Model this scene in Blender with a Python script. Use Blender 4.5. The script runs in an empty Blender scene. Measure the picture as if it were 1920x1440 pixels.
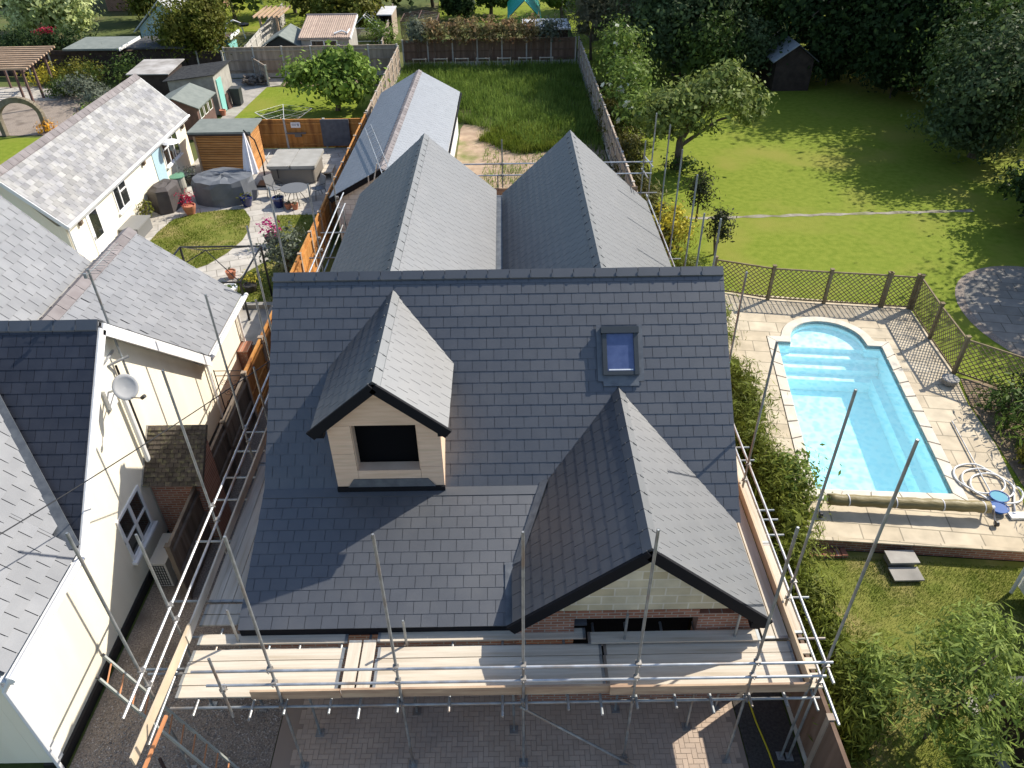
import bpy, bmesh, math, random
import numpy as np
from mathutils import Vector, Matrix
SC = bpy.context.scene
COL = SC.collection
rad = math.radians
# ---------------------------------------------------------------- camera
cam = bpy.data.cameras.new('camera'); co = bpy.data.objects.new('camera', cam); COL.objects.link(co); SC.camera = co
F, PITCH, ROLL, YAW, H = 1415.66, 0.63772, -0.0130786, 0.0037703, 14.0
fw = Vector((math.sin(YAW)*math.cos(PITCH), math.cos(YAW)*math.cos(PITCH), -math.sin(PITCH)))
r0 = Vector((math.cos(YAW), -math.sin(YAW), 0)); u0 = r0.cross(fw)
rr = math.cos(ROLL)*r0+math.sin(ROLL)*u0; uu = -math.sin(ROLL)*r0+math.cos(ROLL)*u0
m = Matrix((rr, uu, -fw)).transposed().to_4x4(); m.translation = (0, 0, H); co.matrix_world = m
cam.sensor_width = 36; cam.lens = F/1920*36; cam.clip_start = .1; cam.clip_end = 1500
# ---------------------------------------------------------------- light
AZ, EL = rad(57.5), rad(40)
sun = Vector((math.sin(AZ)*math.cos(EL), math.cos(AZ)*math.cos(EL), math.sin(EL)))
L = bpy.data.lights.new('sun', 'SUN'); L.energy = 4.6; L.angle = rad(.5); L.color = (1, .93, .82)
lo = bpy.data.objects.new('sun', L); COL.objects.link(lo); lo.rotation_euler = sun.to_track_quat('Z', 'Y').to_euler(); lo.location = (20, 20, 30)
W = bpy.data.worlds.new('World'); SC.world = W; W.use_nodes = True
nt = W.node_tree; sk = nt.nodes.new('ShaderNodeTexSky'); sk.sky_type = 'NISHITA'; sk.sun_disc = False
sk.sun_elevation = EL; sk.sun_rotation = AZ
nt.links.new(sk.outputs[0], nt.nodes['Background'].inputs[0]); nt.nodes['Background'].inputs[1].default_value = .13
vs = SC.view_settings; vs.view_transform = 'Standard'; vs.look = 'None'; vs.exposure = .64; vs.gamma = 1
SC.cycles.max_bounces = 8; SC.cycles.transparent_max_bounces = 12
# ---------------------------------------------------------------- materials
def mat(name, c1, c2=None, rough=.7, spec=.3, metal=0, scale=3, isl=0, bump=0, bscale=40, detail=6, contrast=(.35, .65), c3=None, s3=.4, st=None, trans=0, coord='Object', ior=1.5, tint=None):
    m = bpy.data.materials.new(name); m.use_nodes = True; n = m.node_tree; lk = n.links.new
    b = n.nodes['Principled BSDF']; out = n.nodes['Material Output']
    b.inputs['Roughness'].default_value = rough; b.inputs['Specular IOR Level'].default_value = spec; b.inputs['Metallic'].default_value = metal; b.inputs['IOR'].default_value = ior
    if tint: b.inputs['Specular Tint'].default_value = (*tint, 1)
    tc = n.nodes.new('ShaderNodeTexCoord').outputs[coord]
    if st:
        mp = n.nodes.new('ShaderNodeMapping'); mp.inputs['Scale'].default_value = st; lk(tc, mp.inputs[0]); tc2 = mp.outputs[0]
    else: tc2 = tc
    def mixc(fac, a, bb):
        x = n.nodes.new('ShaderNodeMix'); x.data_type = 'RGBA'
        for i, v in ((0, fac), (6, a), (7, bb)):
            if hasattr(v, 'links'): lk(v, x.inputs[i])
            else: x.inputs[i].default_value = v if i == 0 else (*v, 1)
        return x.outputs[2]
    def noise(s, d=detail, src=None):
        x = n.nodes.new('ShaderNodeTexNoise'); x.inputs['Scale'].default_value = s; x.inputs['Detail'].default_value = d; lk(src or tc2, x.inputs['Vector']); return x.outputs[0]
    def ramp(v, a, bb):
        x = n.nodes.new('ShaderNodeMapRange'); x.inputs[1].default_value = a; x.inputs[2].default_value = bb; lk(v, x.inputs[0]); return x.outputs[0]
    col = c1
    if c2: col = mixc(ramp(noise(scale), *contrast), c1, c2)
    if c3: col = mixc(ramp(noise(s3), .5, .68), col, c3)
    if isl:
        g = n.nodes.new('ShaderNodeNewGeometry'); v = n.nodes.new('ShaderNodeMapRange'); lk(g.outputs['Random Per Island'], v.inputs[0]); v.inputs[3].default_value = 1-isl; v.inputs[4].default_value = 1+isl
        h = n.nodes.new('ShaderNodeHueSaturation'); lk(v.outputs[0], h.inputs['Value'])
        if hasattr(col, 'links'): lk(col, h.inputs['Color'])
        else: h.inputs['Color'].default_value = (*col, 1)
        col = h.outputs[0]
    if hasattr(col, 'links'): lk(col, b.inputs['Base Color'])
    else: b.inputs['Base Color'].default_value = (*col, 1)
    if bump:
        bp = n.nodes.new('ShaderNodeBump'); bp.inputs['Strength'].default_value = bump; bp.inputs['Distance'].default_value = .02
        lk(noise(bscale, 4), bp.inputs['Height']); lk(bp.outputs[0], b.inputs['Normal'])
    if trans:
        t = n.nodes.new('ShaderNodeBsdfTranslucent'); mx = n.nodes.new('ShaderNodeMixShader'); mx.inputs[0].default_value = trans
        if hasattr(col, 'links'): lk(col, t.inputs[0])
        else: t.inputs[0].default_value = (*col, 1)
        lk(b.outputs[0], mx.inputs[1]); lk(t.outputs[0], mx.inputs[2]); lk(mx.outputs[0], out.inputs[0])
    return m
def brickmat(name, c1, c2, mortar, bw=.225, bh=.075, ms=.01, axes='xz', rough=.85, rot=0, off=.5, big=None, bump=.4):
    m = bpy.data.materials.new(name); m.use_nodes = True; n = m.node_tree; lk = n.links.new; b = n.nodes['Principled BSDF']
    b.inputs['Roughness'].default_value = rough; b.inputs['Specular IOR Level'].default_value = .2
    tc = n.nodes.new('ShaderNodeTexCoord'); sp = n.nodes.new('ShaderNodeSeparateXYZ'); cb = n.nodes.new('ShaderNodeCombineXYZ')
    lk(tc.outputs['Object'], sp.inputs[0]); lk(sp.outputs['xyz'.index(axes[0])], cb.inputs[0]); lk(sp.outputs['xyz'.index(axes[1])], cb.inputs[1])
    mp = n.nodes.new('ShaderNodeMapping'); mp.inputs['Rotation'].default_value = (0, 0, rot); lk(cb.outputs[0], mp.inputs[0])
    br = n.nodes.new('ShaderNodeTexBrick'); br.offset = off; lk(mp.outputs[0], br.inputs[0])
    for k, v in (('Scale', 1), ('Brick Width', bw), ('Row Height', bh), ('Mortar Size', ms), ('Mortar Smooth', .1), ('Bias', 0)): br.inputs[k].default_value = v
    for k, v in (('Color1', c1), ('Color2', c2), ('Mortar', mortar)): br.inputs[k].default_value = (*v, 1)
    nz = n.nodes.new('ShaderNodeTexNoise'); nz.inputs['Scale'].default_value = 2.2; nz.inputs['Detail'].default_value = 8; lk(tc.outputs['Object'], nz.inputs[0])
    mx = n.nodes.new('ShaderNodeMix'); mx.data_type = 'RGBA'; mx.blend_type = 'MULTIPLY'; mx.inputs[0].default_value = .55
    lk(br.outputs[0], mx.inputs[6]); mr = n.nodes.new('ShaderNodeMapRange'); mr.inputs[1].default_value = .25; mr.inputs[2].default_value = .7; mr.inputs[3].default_value = .55; mr.inputs[4].default_value = 1.15; lk(nz.outputs[0], mr.inputs[0]); lk(mr.outputs[0], mx.inputs[7]); lk(mx.outputs[2], b.inputs[0])
    bp = n.nodes.new('ShaderNodeBump'); bp.inputs['Strength'].default_value = bump; bp.inputs['Distance'].default_value = .01; bp.invert = True; lk(br.outputs['Fac'], bp.inputs['Height']); lk(bp.outputs[0], b.inputs['Normal'])
    return m
slate = mat('new_slate', (.018, .021, .028), (.025, .0285, .036), rough=.54, spec=.8, ior=1.82, tint=(.96, .98, 1), scale=3, isl=.10, c3=(.036, .038, .043), s3=1.3, bump=.06, bscale=50)
slate_ridge = mat('ridge_slate', (.02, .023, .029), (.028, .031, .038), rough=.54, spec=.8, ior=1.8, isl=.12, tint=(.94, .975, 1))
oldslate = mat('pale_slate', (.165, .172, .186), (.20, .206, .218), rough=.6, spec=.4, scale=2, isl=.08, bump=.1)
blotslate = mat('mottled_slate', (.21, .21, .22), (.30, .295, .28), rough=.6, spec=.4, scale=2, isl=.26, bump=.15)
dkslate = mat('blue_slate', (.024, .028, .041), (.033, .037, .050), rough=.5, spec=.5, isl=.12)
greyridge = mat('grey_ridge_tile', (.17, .15, .15), (.22, .2, .2), rough=.75, isl=.15)
lead = mat('lead_flashing', (.09, .10, .115), (.14, .152, .165), rough=.5, spec=.5, metal=.2, scale=6)
fascia = mat('dark_fascia', (.012, .0125, .015), rough=.65, spec=.08)
render_cream = mat('cream_render', (.82, .76, .61), (.86, .80, .65), rough=.9, spec=.1, scale=1.5, bump=.15, bscale=120, st=(1.2, 1.2, .22), c3=(.78, .715, .57), s3=1.1)
white = mat('white_plastic', (.8, .8, .8), (.7, .69, .66), rough=.35, spec=.5, scale=2, contrast=(.5, .8))
whitepaint = mat('white_painted', (.78, .78, .76), rough=.5)
blackpl = mat('black_plastic', (.012, .012, .014), rough=.4, spec=.5)
void_shade = mat('painted_void_shade', (.006, .006, .007), rough=.9, spec=.05)  # near-black colour painted in for the unlit inside of openings
glass = mat('window_glass', (.012, .015, .018), (.03, .032, .03), rough=.04, spec=.8, scale=1.2)
skytint_glass = mat('sky_painted_glass', (.06, .085, .19), (.09, .12, .24), rough=.05, spec=1, scale=5)  # sky reflection painted in as a blue base colour
ply = mat('plywood', (.68, .475, .33), (.75, .55, .40), rough=.75, scale=2.2, st=(1, 1, 9), c3=(.62, .45, .31), s3=1.2)
board = mat('scaffold_timber', (.50, .44, .35), (.61, .55, .455), rough=.85, scale=2.5, isl=.13, st=(.35, 6, 1), c3=(.42, .35, .26), s3=1.3, bump=.2)
boardy = mat('scaffold_timber_long', (.50, .44, .35), (.61, .55, .455), rough=.85, scale=2.5, isl=.13, st=(6, .35, 1), c3=(.42, .35, .26), s3=1.3, bump=.2)
boardg = mat('weathered_timber', (.44, .40, .33), (.56, .51, .43), rough=.9, scale=2.5, isl=.13, st=(6, .35, 1), c3=(.32, .28, .22), s3=1.6, bump=.2)
toe = mat('toe_timber', (.33, .22, .15), (.50, .37, .25), rough=.85, scale=2, st=(.6, .6, 5), c3=(.22, .13, .09), s3=1.1)
galv = mat('galvanised_tube', (.40, .42, .44), (.60, .61, .62), rough=.42, spec=.6, metal=.7, scale=5, c3=(.36, .30, .25), s3=1.6)
galvd = mat('dull_tube', (.23, .25, .26), (.38, .40, .40), rough=.5, spec=.5, metal=.65, scale=5, c3=(.27, .22, .18), s3=1.5)
coup = mat('coupler_steel', (.22, .2, .18), (.4, .38, .35), rough=.5, metal=.7, scale=20)
brick = brickmat('red_brick', (.27, .11, .07), (.36, .17, .11), (.36, .32, .27))
brickx = brickmat('red_brick_side', (.27, .11, .07), (.36, .17, .11), (.3, .27, .23), axes='yz')
block = brickmat('concrete_block', (.52, .44, .29), (.64, .57, .42), (.68, .62, .5), bw=.44, bh=.215, ms=.014)
blockgrey = brickmat('grey_block', (.62, .60, .57), (.68, .66, .63), (.42, .4, .37), bw=.44, bh=.215, ms=.01)
paver = mat('block_paver', (.44, .335, .25), (.51, .40, .31), rough=.9, isl=.06, scale=1.2, c3=(.37, .30, .245), s3=.5)
joint = mat('sand_joint', (.30, .235, .185), rough=.95)
gravel_m = mat('gravel', (.13, .10, .08), (.40, .34, .28), rough=.95, scale=30, contrast=(.3, .7), c3=(.16, .13, .105), s3=1.2, bump=.9, bscale=45)
concrete = mat('concrete', (.30, .28, .25), (.38, .36, .32), rough=.9, scale=3, c3=(.2, .19, .17), s3=.8)
postc = mat('concrete_post', (.40, .38, .34), (.5, .48, .44), rough=.9, scale=4)
tarmac = mat('tarmac', (.045, .04, .037), (.075, .068, .06), rough=.95, scale=20, bump=.5)
earth = mat('earth', (.17, .125, .08), (.27, .2, .13), rough=1, scale=4, c3=(.10, .08, .045), s3=.6, bump=.6, bscale=30)
dirt = mat('bare_dirt', (.30, .215, .15), (.40, .30, .21), rough=1, scale=2, c3=(.12, .15, .03), s3=.55, bump=.6, bscale=25)
lawnm = mat('mown_grass', (.135, .185, .016), (.20, .24, .03), rough=.9, spec=.1, scale=3.5, contrast=(.3, .7), c3=(.22, .225, .04), s3=.28, bump=.8, bscale=30, detail=10)
lawnd = mat('garden_grass', (.12, .145, .025), (.19, .19, .045), rough=.9, spec=.1, scale=2.2, c3=(.30, .24, .10), s3=.6, bump=.8, bscale=26, detail=10)
groundm = mat('rough_grass', (.06, .085, .02), (.10, .12, .03), rough=1, scale=.5, c3=(.14, .12, .05), s3=.2, bump=.6, bscale=8)
slab = brickmat('stone_slabs', (.50, .42, .30), (.58, .50, .37), (.30, .26, .19), bw=.92, bh=.61, ms=.016, axes='xy', off=.33, rot=rad(8), bump=.6)
slabg = brickmat('grey_slabs', (.42, .39, .34), (.50, .47, .42), (.24, .22, .19), bw=.9, bh=.6, ms=.016, axes='xy', off=.4, rot=rad(-20), bump=.6)
coping_m = mat('pool_coping', (.56, .51, .42), (.64, .59, .50), rough=.8, isl=.05, scale=3)
poolm = mat('pool_liner', (.54, .88, .94), (.58, .90, .95), rough=.6, spec=.2, scale=3)
stepm = mat('pool_step', (.74, .90, .93), rough=.6, spec=.2)
darkwood = mat('creosoted_boards', (.035, .024, .02), (.06, .042, .034), rough=.85, scale=3, isl=.2)
brownwood = mat('brown_boards', (.10, .06, .05), (.15, .09, .075), rough=.85, scale=3, isl=.15)
fencewood = mat('weathered_fence', (.29, .23, .175), (.37, .30, .235), rough=.9, scale=2, isl=.2, st=(3, 3, .4))
fencegrey = mat('dark_weathered_fence', (.10, .08, .062), (.15, .122, .098), rough=.9, scale=2, isl=.25, st=(3, 3, .4))
fencebrown = mat('brown_fence', (.15, .095, .065), (.21, .14, .10), rough=.9, scale=2, isl=.2, st=(3, 3, .4))
fenceorange = mat('orange_fence', (.44, .19, .045), (.54, .26, .075), rough=.8, scale=2, isl=.15, st=(3, 3, .5), c3=(.25, .10, .03), s3=.8)
cedar = mat('cedar_slats', (.40, .18, .055), (.50, .25, .09), rough=.75, scale=2, isl=.18, st=(1, 1, 6))
trel = mat('trellis_timber', (.17, .13, .075), (.24, .19, .11), rough=.9, scale=4, isl=.15)
pergwood = mat('pergola_timber', (.38, .26, .17), (.48, .34, .23), rough=.85, scale=3, isl=.1)
felt = mat('green_felt', (.16, .18, .165), (.20, .22, .20), rough=.9, scale=3)
feltd = mat('black_felt', (.05, .05, .052), (.09, .088, .085), rough=.9, scale=5, bump=.5, bscale=14)
clay = mat('clay_tiles', (.36, .27, .22), (.44, .34, .27), rough=.85, scale=2, isl=.12)
mossy = mat('shaded_mossy_tiles', (.055, .045, .038), (.085, .07, .055), rough=.95, scale=6, isl=.3, c3=(.13, .12, .07), s3=9)  # moss patches; base tone also darkened for the shade on this roof
turq = mat('turquoise_paint', (.22, .50, .45), rough=.6)
teal = mat('teal_net', (.04, .50, .45), (.10, .62, .55), rough=.6, scale=6, trans=.4)
paleblue = mat('pale_blue_boards', (.42, .55, .58), rough=.7)
bark = mat('bark', (.10, .075, .055), (.16, .125, .095), rough=.95, scale=8, st=(2, 2, .5), bump=.6)
terracotta = mat('terracotta', (.42, .16, .09), (.48, .2, .12), rough=.8)
blueglaze = mat('blue_glaze', (.012, .018, .09), rough=.15, spec=.7)
coverg = mat('grey_cover', (.105, .115, .13), (.14, .15, .165), rough=.6, spec=.35, scale=2)
coverb = mat('brown_cover', (.06, .052, .05), (.085, .075, .072), rough=.7, scale=2)
tubgrey = mat('hot_tub_grey', (.30, .29, .26), (.36, .35, .32), rough=.6, scale=2)
tubside = mat('hot_tub_side', (.20, .18, .155), rough=.6)
canvas = mat('pale_canvas', (.66, .64, .65), (.74, .72, .72), rough=.8)
blackmetal = mat('black_metal', (.018, .018, .02), rough=.4, spec=.5, metal=.4)
dishm = mat('dish_grey', (.42, .42, .42), rough=.5)
khaki = mat('khaki_cover', (.17, .135, .05), (.24, .19, .08), rough=.5, spec=.4, scale=3, st=(1, 4, 4), bump=.5, bscale=9)
bluepl = mat('blue_plastic', (.015, .12, .42), rough=.5, trans=.3)
hosem = mat('white_hose', (.72, .72, .70), rough=.5)
netgrey = mat('grey_mesh_panel', (.085, .09, .105), (.12, .125, .14), rough=.9, scale=4)
orangew = mat('copper_rung', (.50, .22, .10), rough=.5)
yellowp = mat('yellow_hose', (.55, .45, .03), rough=.6)
redp = mat('red_plastic', (.5, .04, .04), rough=.5)
paleroof = mat('pale_metal_roof', (.5, .5, .5), (.58, .58, .58), rough=.6)
def leafmat(n, a, b, isl=.35, tr=.3): return mat(n, a, b, rough=.6, spec=.12, scale=.9, isl=isl, trans=tr)
lf_fig = leafmat('leaf_fig', (.14, .22, .03), (.21, .30, .06)); lf_apple = leafmat('leaf_apple', (.155, .20, .045), (.23, .275, .08))
lf_dark = leafmat('leaf_dark', (.022, .045, .014), (.045, .075, .022)); lf_mid = leafmat('leaf_mid', (.06, .10, .022), (.105, .15, .035))
lf_conif = leafmat('leaf_conifer', (.055, .08, .016), (.10, .125, .03)); lf_gold = leafmat('leaf_gold', (.16, .15, .025), (.10, .13, .02))
lf_light = leafmat('leaf_light', (.38, .44, .14), (.52, .56, .28)); lf_photin = leafmat('leaf_photinia', (.32, .18, .10), (.18, .20, .07))
lf_willow = leafmat('leaf_willow', (.20, .27, .05), (.29, .355, .10), tr=.42); lf_elder = leafmat('leaf_elder', (.125, .19, .035), (.19, .26, .055))
lf_grey = leafmat('leaf_grey', (.11, .13, .09), (.17, .19, .14)); lf_yellow = leafmat('leaf_yellow', (.50, .42, .04), (.36, .33, .05)); lf_twig = leafmat('twig', (.14, .13, .09), (.10, .11, .055))
lf_ash = leafmat('leaf_silvery', (.06, .095, .035), (.11, .15, .065)); lf_hedge = leafmat('leaf_hedge', (.11, .14, .018), (.175, .20, .032), .45)
fl_red = leafmat('petal_red', (.45, .03, .06), (.35, .02, .08)); fl_mag = leafmat('petal_magenta', (.40, .02, .16), (.5, .04, .22)); fl_white = leafmat('petal_white', (.75, .75, .62), (.7, .72, .55)); fl_or = leafmat('petal_orange', (.75, .30, .02), (.7, .42, .03)); fl_pink = leafmat('petal_peach', (.72, .55, .42), (.75, .66, .5))
grassb = leafmat('grass_blade', (.115, .16, .018), (.18, .215, .035), tr=.35); weedb = leafmat('weed_blade', (.115, .18, .03), (.21, .29, .06), tr=.35)
water = bpy.data.materials.new('pool_water'); water.use_nodes = True
def _w():
    n = water.node_tree; lk = n.links.new; n.nodes.remove(n.nodes['Principled BSDF'])
    tc = n.nodes.new('ShaderNodeTexCoord'); nz = n.nodes.new('ShaderNodeTexNoise'); nz.inputs['Scale'].default_value = 1.6; nz.inputs['Detail'].default_value = 2; lk(tc.outputs['Object'], nz.inputs[0])
    ad = n.nodes.new('ShaderNodeMix'); ad.data_type = 'VECTOR'; ad.inputs[0].default_value = .13; lk(tc.outputs['Object'], ad.inputs[4]); lk(nz.outputs['Color'], ad.inputs[5])
    vo = n.nodes.new('ShaderNodeTexVoronoi'); vo.feature = 'SMOOTH_F1'; vo.inputs['Scale'].default_value = 6.5; lk(ad.outputs[1], vo.inputs['Vector'])
    mr = n.nodes.new('ShaderNodeMapRange'); mr.inputs[1].default_value = .25; mr.inputs[2].default_value = .5; mr.interpolation_type = 'SMOOTHSTEP'; lk(vo.outputs['Distance'], mr.inputs[0])
    cr = n.nodes.new('ShaderNodeMix'); cr.data_type = 'RGBA'; lk(mr.outputs[0], cr.inputs[0]); cr.inputs[6].default_value = (.70, .90, .95, 1); cr.inputs[7].default_value = (1, 1, 1, 1)  # tint cells painted in place of caustic light ripples
    t = n.nodes.new('ShaderNodeBsdfTransparent'); lk(cr.outputs[2], t.inputs[0])
    g = n.nodes.new('ShaderNodeBsdfGlossy'); g.inputs['Roughness'].default_value = .05
    bp = n.nodes.new('ShaderNodeBump'); bp.inputs['Strength'].default_value = .25; bp.inputs['Distance'].default_value = .02; lk(vo.outputs['Distance'], bp.inputs['Height']); lk(bp.outputs[0], g.inputs['Normal'])
    lw = n.nodes.new('ShaderNodeLayerWeight'); lw.inputs[0].default_value = .5; pw = n.nodes.new('ShaderNodeMath'); pw.operation = 'POWER'; pw.inputs[1].default_value = 4; lk(lw.outputs['Facing'], pw.inputs[0]); fr = n.nodes.new('ShaderNodeMath'); fr.operation = 'MULTIPLY_ADD'; fr.inputs[1].default_value = .7; fr.inputs[2].default_value = .02; lk(pw.outputs[0], fr.inputs[0]); mx = n.nodes.new('ShaderNodeMixShader'); lk(fr.outputs[0], mx.inputs[0]); df = n.nodes.new('ShaderNodeBsdfDiffuse'); df.inputs[0].default_value = (.40, .83, .92, 1); m2 = n.nodes.new('ShaderNodeMixShader'); m2.inputs[0].default_value = .25; lk(t.outputs[0], m2.inputs[1]); lk(df.outputs[0], m2.inputs[2]); lk(m2.outputs[0], mx.inputs[1]); lk(g.outputs[0], mx.inputs[2]); lk(mx.outputs[0], n.nodes['Material Output'].inputs[0])  # cyan diffuse layer added to brighten the shaded water
_w()
ghglass = bpy.data.materials.new('greenhouse_glass'); ghglass.use_nodes = True
def _g():
    n = ghglass.node_tree; lk = n.links.new; n.nodes.remove(n.nodes['Principled BSDF'])
    t = n.nodes.new('ShaderNodeBsdfTransparent'); t.inputs[0].default_value = (.75, .8, .8, 1); g = n.nodes.new('ShaderNodeBsdfGlossy'); g.inputs['Roughness'].default_value = .1
    mx = n.nodes.new('ShaderNodeMixShader'); mx.inputs[0].default_value = .35; lk(t.outputs[0], mx.inputs[1]); lk(g.outputs[0], mx.inputs[2]); lk(mx.outputs[0], n.nodes['Material Output'].inputs[0])
_g()
# ---------------------------------------------------------------- mesh helpers
class MB:
    def __init__(s): s.v = []; s.f = []
    def add(s, vs, fs):
        k = len(s.v); s.v += [tuple(x) for x in vs]; s.f += [tuple(i+k for i in f) for f in fs]; return s
    def box(s, x0, x1, y0, y1, z0, z1):
        return s.add([(x0, y0, z0), (x1, y0, z0), (x1, y1, z0), (x0, y1, z0), (x0, y0, z1), (x1, y0, z1), (x1, y1, z1), (x0, y1, z1)],
                     [(3, 2, 1, 0), (4, 5, 6, 7), (0, 1, 5, 4), (1, 2, 6, 5), (2, 3, 7, 6), (3, 0, 4, 7)])
    def beam(s, a, b, w, h, up=(0, 0, 1)):
        a, b = Vector(a), Vector(b); d = (b-a).normalized(); x = d.cross(Vector(up))
        if x.length < 1e-4: x = d.cross(Vector((1, 0, 0)))
        x.normalize(); y = x.cross(d); p = []
        for q in (a, b):
            for i, j in ((-1, -1), (1, -1), (1, 1), (-1, 1)): p.append(q+x*(i*w/2)+y*(j*h/2))
        return s.add(p, [(0, 1, 2, 3), (7, 6, 5, 4), (0, 4, 5, 1), (1, 5, 6, 2), (2, 6, 7, 3), (3, 7, 4, 0)])
    def tube(s, pts, r, n=8, caps=True):
        pts = [Vector(p) for p in pts]; rs = r if isinstance(r, (list, tuple)) else [r]*len(pts); k = len(s.v); d0 = None
        for i, p in enumerate(pts):
            d = (pts[min(i+1, len(pts)-1)]-pts[max(i-1, 0)]).normalized()
            if d0 is None:
                x = d.cross(Vector((0, 0, 1)))
                if x.length < .05: x = d.cross(Vector((1, 0, 0)))
            else: x = x-d*x.dot(d)
            x.normalize(); y = d.cross(x); d0 = d
            for j in range(n):
                t = 2*math.pi*j/n; s.v.append(tuple(p+(x*math.cos(t)+y*math.sin(t))*rs[i]))
        for i in range(len(pts)-1):
            for j in range(n): a = k+i*n+j; b = k+i*n+(j+1) % n; s.f.append((a, b, b+n, a+n))
        if caps: s.f.append(tuple(k+j for j in reversed(range(n)))); s.f.append(tuple(k+(len(pts)-1)*n+j for j in range(n)))
        return s
    def lathe(s, prof, c, n=20):
        k = len(s.v); cx, cy, cz = c
        for r, z in prof:
            for j in range(n): t = 2*math.pi*j/n; s.v.append((cx+r*math.cos(t), cy+r*math.sin(t), cz+z))
        for i in range(len(prof)-1):
            for j in range(n): a = k+i*n+j; b = k+i*n+(j+1) % n; s.f.append((a, b, b+n, a+n))
        s.f.append(tuple(k+j for j in reversed(range(n)))); s.f.append(tuple(k+(len(prof)-1)*n+j for j in range(n))); return s
    def prism(s, poly, d):
        n = len(poly); d = Vector(d); p = [Vector(q) for q in poly]; p += [q+d for q in p]
        return s.add(p, [tuple(range(n-1, -1, -1)), tuple(range(n, 2*n))]+[(i, (i+1) % n, n+(i+1) % n, n+i) for i in range(n)])
    def quad(s, a, b, c, d): return s.add([a, b, c, d], [(0, 1, 2, 3)])
ORG = {}
def mk(name, mb, m, parent=None, smooth=False):
    V = np.array(mb.v, dtype=np.float32)
    if parent is None: org = np.array([(V[:, 0].min()+V[:, 0].max())/2, (V[:, 1].min()+V[:, 1].max())/2, V[:, 2].min()], dtype=np.float32)
    else: org = ORG[parent.name]
    me = bpy.data.meshes.new(name); V = V-org
    if isinstance(mb.f, np.ndarray):
        nf, k = mb.f.shape; me.vertices.add(len(V)); me.vertices.foreach_set('co', V.ravel()); me.loops.add(nf*k); me.loops.foreach_set('vertex_index', mb.f.astype(np.int32).ravel())
        me.polygons.add(nf); me.polygons.foreach_set('loop_start', np.arange(0, nf*k, k, dtype=np.int32)); me.update(calc_edges=True); me.validate()
    else:
        me.from_pydata([tuple(map(float, v)) for v in V], [], mb.f)
        bm = bmesh.new(); bm.from_mesh(me); bmesh.ops.recalc_face_normals(bm, faces=bm.faces)
        if V[:, 2].max()-V[:, 2].min() < .02:
            for f in bm.faces:
                if f.normal.z < 0: f.normal_flip()
        bm.to_mesh(me); bm.free()
    me.materials.append(m)
    if smooth: me.polygons.foreach_set('use_smooth', [True]*len(me.polygons))
    o = bpy.data.objects.new(name, me); COL.objects.link(o)
    if parent is None: o.location = tuple(float(x) for x in org)
    else: o.parent = parent
    ORG[o.name] = org; return o
def tag(o, label, cat, group=None):
    o['label'] = label; o['category'] = cat
    if group: o['group'] = group
    return o
def thing(name, label, cat, loc=(0, 0, 0), group=None):
    o = bpy.data.objects.new(name, None); COL.objects.link(o); o.location = loc; o.empty_display_size = .2
    ORG[o.name] = np.array(loc, dtype=np.float32); return tag(o, label, cat, group)
def solo(name, mb, m, label, cat, group=None, smooth=False): return tag(mk(name, mb, m, None, smooth), label, cat, group)
def struct(name, mb, m, kind='structure'): o = mk(name, mb, m); o['kind'] = kind; return o
def dup(root, loc, rotz=0, label=None, scale=None):
    r = root.copy(); COL.objects.link(r); r.location = loc; r.rotation_euler = (0, 0, rotz)
    if label: r['label'] = label
    if scale: r.scale = (scale,)*3
    for ch in list(root.children):
        c = ch.copy(); COL.objects.link(c); c.parent = r
        for g in ch.children: d = g.copy(); COL.objects.link(d); d.parent = c
    return r
def sheet(outer, z, holes=()):
    bm = bmesh.new()
    for loop in [outer, *holes]:
        vs = [bm.verts.new((p[0], p[1], z)) for p in loop]
        for i in range(len(vs)): bm.edges.new((vs[i], vs[(i+1) % len(vs)]))
    bmesh.ops.triangle_fill(bm, use_beauty=True, use_dissolve=False, edges=bm.edges[:], normal=(0, 0, 1))
    bm.verts.index_update(); mb = MB(); mb.v = [tuple(v.co) for v in bm.verts]; mb.f = [tuple(v.index for v in f.verts) for f in bm.faces]; bm.free(); return mb
R = random.Random(7)
def slates(P, ex, es, width, length, w=.3, g=.24, th=.0068, deck=.10, mb=None, gap=.0046, rnd=R):
    """roof slope: P lower-left corner, ex unit vector along the eave, es unit vector up the slope; slates laid in lapped courses on a solid deck"""
    mb = mb or MB(); P, ex, es = Vector(P), Vector(ex).normalized(), Vector(es).normalized(); nn = ex.cross(es).normalized()
    if nn.z < 0: nn = -nn
    a = [P, P+ex*width, P+ex*width+es*length, P+es*length]; lo_ = [q-nn*deck for q in a]; hi = [q-nn*(.02 if gap < .005 else .04) for q in a]
    mb.add(lo_+hi, [(0, 1, 2, 3), (4, 5, 6, 7), (0, 1, 5, 4), (1, 2, 6, 5), (2, 3, 7, 6), (3, 0, 4, 7)])
    rows = max(1, int(round(length/g))); g = length/rows
    for i in range(rows):
        x = -w*(.5 if i % 2 else 0)
        while x < width-1e-3:
            x0, x1 = max(x+gap, 0), min(x+w-gap, width); x += w
            if x1-x0 < .03: continue
            j = rnd.uniform(-.0015, .0015); s0 = i*g-.012+j; s1 = min((i+1)*g+.03, length); t0 = th*2+rnd.uniform(-.001, .0015); t1 = th*.7
            q = lambda xx, ss, tt: P+ex*xx+es*ss+nn*tt
            mb.add([q(x0, s0, t0-th), q(x1, s0, t0-th), q(x1, s0, t0), q(x0, s0, t0), q(x1, s1, t1), q(x0, s1, t1)], [(0, 1, 2, 3), (3, 2, 4, 5), (0, 3, 5), (1, 4, 2)])
    return mb
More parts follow.
